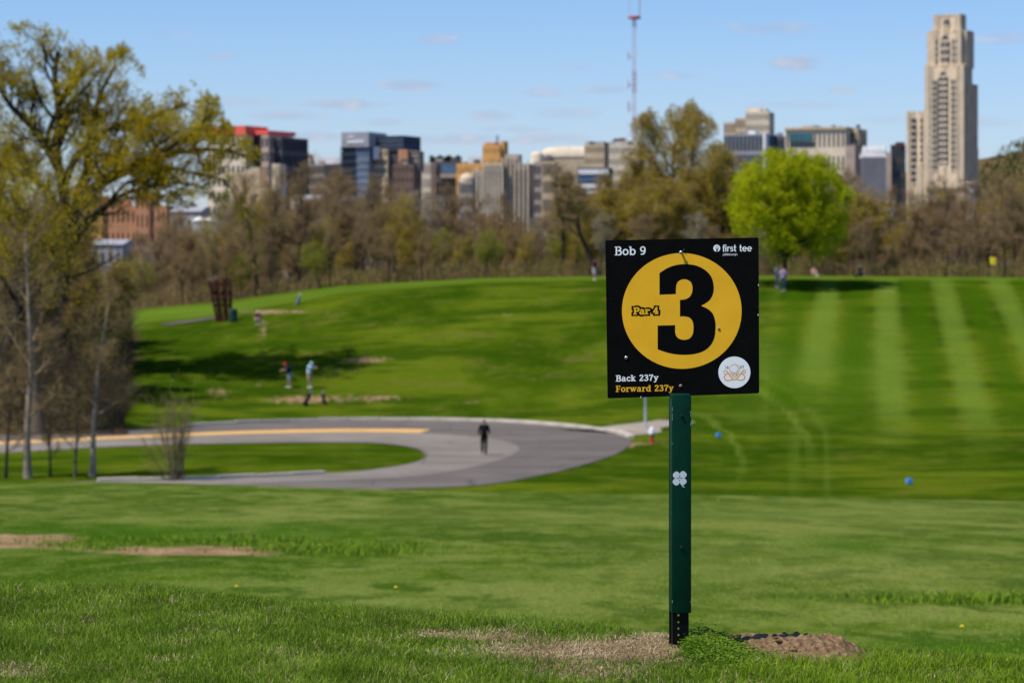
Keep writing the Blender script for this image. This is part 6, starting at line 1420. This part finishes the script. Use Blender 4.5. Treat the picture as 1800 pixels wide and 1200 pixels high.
# ------------------------------------------------------------------ golf bags, hydrant, bin, plank screen, poles, markers, flag
def golf_bag(loc, rz, tilt_, label, cloth_m, club_m=None, cart=False, s=1.0):
    root = empty('golf_bag', loc, label, 'golf bag', 'golf bags standing on the grass', rz=math.radians(rz)); root.scale = (s,)*3
    T = Matrix.Rotation(math.radians(tilt_), 4, 'Y')
    def tr(P): return [T @ Vector(p) for p in P]
    z0 = .08
    mb = MB(); mb.tube(tr([(0,0,z0),(0,0,z0+.04),(0,0,.45),(0,0,.86),(0,0,.90)]), [.13,.145,.12,.135,.14], 16); mb.build('bag_body', cloth_m, root, True)
    mb = MB(); mb.box(-.09,.09,-.18,-.09,.16,.40, M=T); mb.build('side_pocket', cloth_m, root); mb = MB(); mb.box(-.07,.07,-.16,-.10,.50,.74, M=T); mb.build('side_pocket', cloth_m, root)
    mb = MB(); mb.tube(tr([(.13,0,.80),(.24,0,.66),(.25,0,.48),(.13,0,.34)]), .018, 6); mb.build('strap', black, root)
    r = random.Random(3); cm = club_m or bpy.data.materials['cloth_grey']
    for k in range(7):
        a = 6.28*k/7; x, y = .07*math.cos(a), .07*math.sin(a); h_ = r.uniform(1.02, 1.18); mb = MB(); mb.tube(tr([(x,y,.85),(x*1.4,y*1.4,h_)]), .008, 5); mb.tube(tr([(x*1.4,y*1.4,h_),(x*1.4+.06,y*1.4,h_+.03),(x*1.4+.09,y*1.4,h_+.01)]), [.014,.03,.02], 6); mb.build('club', cm, root)
    if cart:
        for sy in (-1, 1):
            mb = MB(); mb.tube([(-.10,sy*.30,.14),(-.10,sy*.34,.14)], .14, 14); mb.build('wheel', black, root)
        mb = MB(); mb.tube([(-.10,-.3,.14),(-.10,.3,.14)], .015, 6); mb.tube(tr([(.0,.0,.12),(.16,0,.12),(.17,0,1.1),(.32,0,1.22)]), .016, 6); mb.build('cart_frame', black, root)
    else:
        for sy in (-1, 1): mb = MB(); mb.tube([T @ Vector((0,sy*.06,.72)), Vector((-.34,sy*.26,.01))], .012, 5); mb.build('stand_leg', black, root)
    return root
gb = cloth('bag_grey_blue', (.16,.19,.28)); gk = cloth('bag_dark', (.015,.017,.025))
golf_bag(ground_at(535, 168.5), 180, -26, 'dark golf bag leaning on a push cart below the blue shirted golfer', gk, cart=True, s=.92)
golf_bag(ground_at(572, 169), 0, -14, 'upright black golf bag right of the leaning one', gk, cart=False, s=.78)
golf_bag(ground_at(521, 203), 180, -20, 'grey blue golf bag alone on the upper left slope', gb, club_m=bpy.data.materials['cloth_white'], s=.85)
golf_bag(ground_at(1514, 240), 10, -10, 'dark golf bag near the wood right of the lime green tree', gk, s=.95); golf_bag(ground_at(1502, 241), 150, -60, 'low dark golf bag lying beside an upright one', gk, s=.8)

def hydrant():
    D = (CZ-RZ)*F/(779-HZ); g = Vector(((1146-900)/F*D, D, hz((1146-900)/F*D, D))); root = empty('fire_hydrant', g, 'red fire hydrant with a white bonnet beside the path', 'hydrant')
    red = simple('hydrant_red', (.42,.05,.035), .5, .4); wh = simple('hydrant_white', (.80,.80,.78), .5, .4)
    mb = MB(); mb.lathe([(.17,0),(.17,.04),(.11,.06),(.10,.50),(.13,.52)], 18); mb.build('barrel', red, root, False)
    mb = MB(); mb.lathe([(.155,.52),(.155,.57),(.125,.60),(.13,.74),(.11,.82),(.06,.88),(.03,.90),(.03,.94)], 18); mb.build('bonnet', wh, root)
    for s in (-1, 1): mb = MB(); mb.tube([(s*.09,0,.63),(s*.20,0,.63),(s*.21,0,.63)], [.055,.055,.03], 10); mb.build('outlet_cap', wh, root)
    mb = MB(); mb.tube([(0,-.09,.60),(0,-.22,.60),(0,-.23,.60)], [.07,.075,.04], 12); mb.build('outlet_cap', wh, root)
hydrant()
D = (CZ-RZ)*F/(752-HZ); g = ground_at(1134.5, D); root = empty('grey_pole', g, 'thin grey metal pole standing behind the fire hydrant', 'pole')
galv = simple('galvanised', (.20,.23,.26), .5, .4, .15, 5, metal=.2)
mb = MB(); mb.lathe([(.11,0),(.11,.05),(.065,.07),(.055,2.9),(.05,2.92)], 12); mb.build('shaft', galv, root, True); mb = MB(); mb.box(-.22,.22,-.08,-.065,2.15,2.75); mb.build('sign_plate', galv, root)

def tee_marker(px, py, label):
    D = 118.0
    for _ in range(40): D = .6*D+.4*(CZ-hz((px-900)/F*D, D)-.14)*F/(py-HZ)
    g = ground_at(px, D); root = empty('tee_marker', g, label, 'tee marker', 'blue tee markers', rz=.3); bl = bpy.data.materials.get('marker_blue') or simple('marker_blue', (.09,.33,.75), .45, .4)
    bm = bmesh.new(); bmesh.ops.create_cube(bm, size=.24); bmesh.ops.bevel(bm, geom=bm.edges[:], offset=.03, segments=2, affect='EDGES')
    for v in bm.verts: v.co.z += .16
    me = bpy.data.meshes.new('marker_block'); bm.to_mesh(me); bm.free(); me.materials.append(bl); o = bpy.data.objects.new('marker_block', me); COL.objects.link(o); o.parent = root
    mb = MB(); mb.tube([(0,0,-.05),(0,0,.05)], .02, 6); mb.build('spike', black, root)
tee_marker(1263, 765, 'blue tee marker on the dark grass right of the post'); tee_marker(1598, 846, 'blue tee marker low on the right side of the fairway')

D = 250; g = ground_at(1744, D); root = empty('golf_flag', g, 'small yellow golf flag on a thin pole before the right hand wood', 'flag')
mb = MB(); mb.tube([(0,0,0),(0,0,CZ+(HZ-451)*D/F-g.z)], .012, 6); mb.build('flagpole', simple('pole_pale', (.5,.5,.4), .5), root)
zt = CZ+(HZ-452)*D/F-g.z; zb = CZ+(HZ-465)*D/F-g.z; mb = MB(); n = 8; vs = []
for i in range(n+1):
    x = -.22+.5*i/n; y = .05*math.sin(i*1.3); vs += [(x, y, zb+.05*math.sin(i*.8)), (x, y, zt+.03*math.sin(i))]
mb.add(vs, [(2*i, 2*i+2, 2*i+3, 2*i+1) for i in range(n)]); mb.build('flag_cloth', simple('flag_yellow', (.85,.66,.03), .7), root)

def plank_screen():
    D = 201; u = D/F; g = ground_at(392, D); root = empty('plank_screen', g, 'rusty brown structure of leaning planks, wider at the top, beside a bin', 'structure')
    rust = simple('rusty_wood', (.06,.026,.016), .9, .1, .4, 3, bump=.4); rust2 = simple('red_brown_wood', (.10,.038,.022), .9, .1, .4, 3, bump=.4)
    def Lp(px, py): return Vector(((px-392)*u, 0, CZ+(HZ-py)*u-g.z))
    tops = [(369,494),(376,491),(383,492),(390,489),(397,490),(404,492)]; bots = [(383,558),(387,557),(391,558),(396,557),(401,556),(406,555)]
    for k, (t_, b_) in enumerate(zip(tops, bots)):
        a = Lp(*b_); a.z = -.1; c = Lp(*t_); y = (.12 if k % 2 else -.12)
        mb = MB(); w = .125; mb.add([(a.x-w*.8,y-.03,a.z),(a.x+w*.8,y-.03,a.z),(a.x+w*.8,y+.03,a.z),(a.x-w*.8,y+.03,a.z),(c.x-w,y*2-.03,c.z),(c.x+w,y*2-.03,c.z),(c.x+w,y*2+.03,c.z),(c.x-w,y*2+.03,c.z)], [(0,3,2,1),(4,5,6,7),(0,1,5,4),(1,2,6,5),(2,3,7,6),(3,0,4,7)]); mb.build('plank', rust2 if k in (1,3) else rust, root)
    for zr in (500, 516, 537):
        f = (zr-490)/67; xa, xb = 368+f*14, 405+f*2; a, c = Lp(xa, zr), Lp(xb, zr); mb = MB(); mb.box(a.x, c.x, -.04, .04, a.z-.09, a.z+.09); mb.build('cross_rail', rust, root)
plank_screen()
g = ground_at(410.5, 199.5); root = empty('litter_bin', g, 'dark green litter bin at the foot of the plank structure', 'bin'); gm = simple('bin_green', (.008,.045,.035), .5, .3)
mb = MB(); mb.lathe([(.25,0),(.28,.05),(.29,.80),(.27,.84)], 16); mb.build('bin_body', gm, root); mb = MB(); mb.lathe([(.30,.84),(.30,.90),(.20,.98),(.05,1.0)], 16); mb.build('bin_lid', gm, root)
# dandelions in the near field
yl = simple('dandelion_yellow', (.85,.62,.02), .8)
for k, (px, py) in enumerate(((415,1026),(695,1028),(1262,875),(1690,1096))):
    D = 20.0
    for _ in range(40): D = .6*D+.4*(CZ-hz((px-900)/F*D, D)-.06)*F/(py-HZ)
    g = ground_at(px, D); root = empty('dandelion', g, ('single yellow dandelion in the field left of centre', 'single yellow dandelion in the field below the road', 'single yellow dandelion beside the post on the field edge', 'tiny dandelion at the lower right of the field')[k], 'flower', 'dandelions in the field')
    mb = MB(); mb.tube([(0,0,0),(.004,0,.045)], .0025, 5); mb.build('stem', M['blade_lush'], root); mb = MB(); mb.ball((.004,0,.047), (.013,.013,.007), 8); mb.build('flower_head', yl, root)
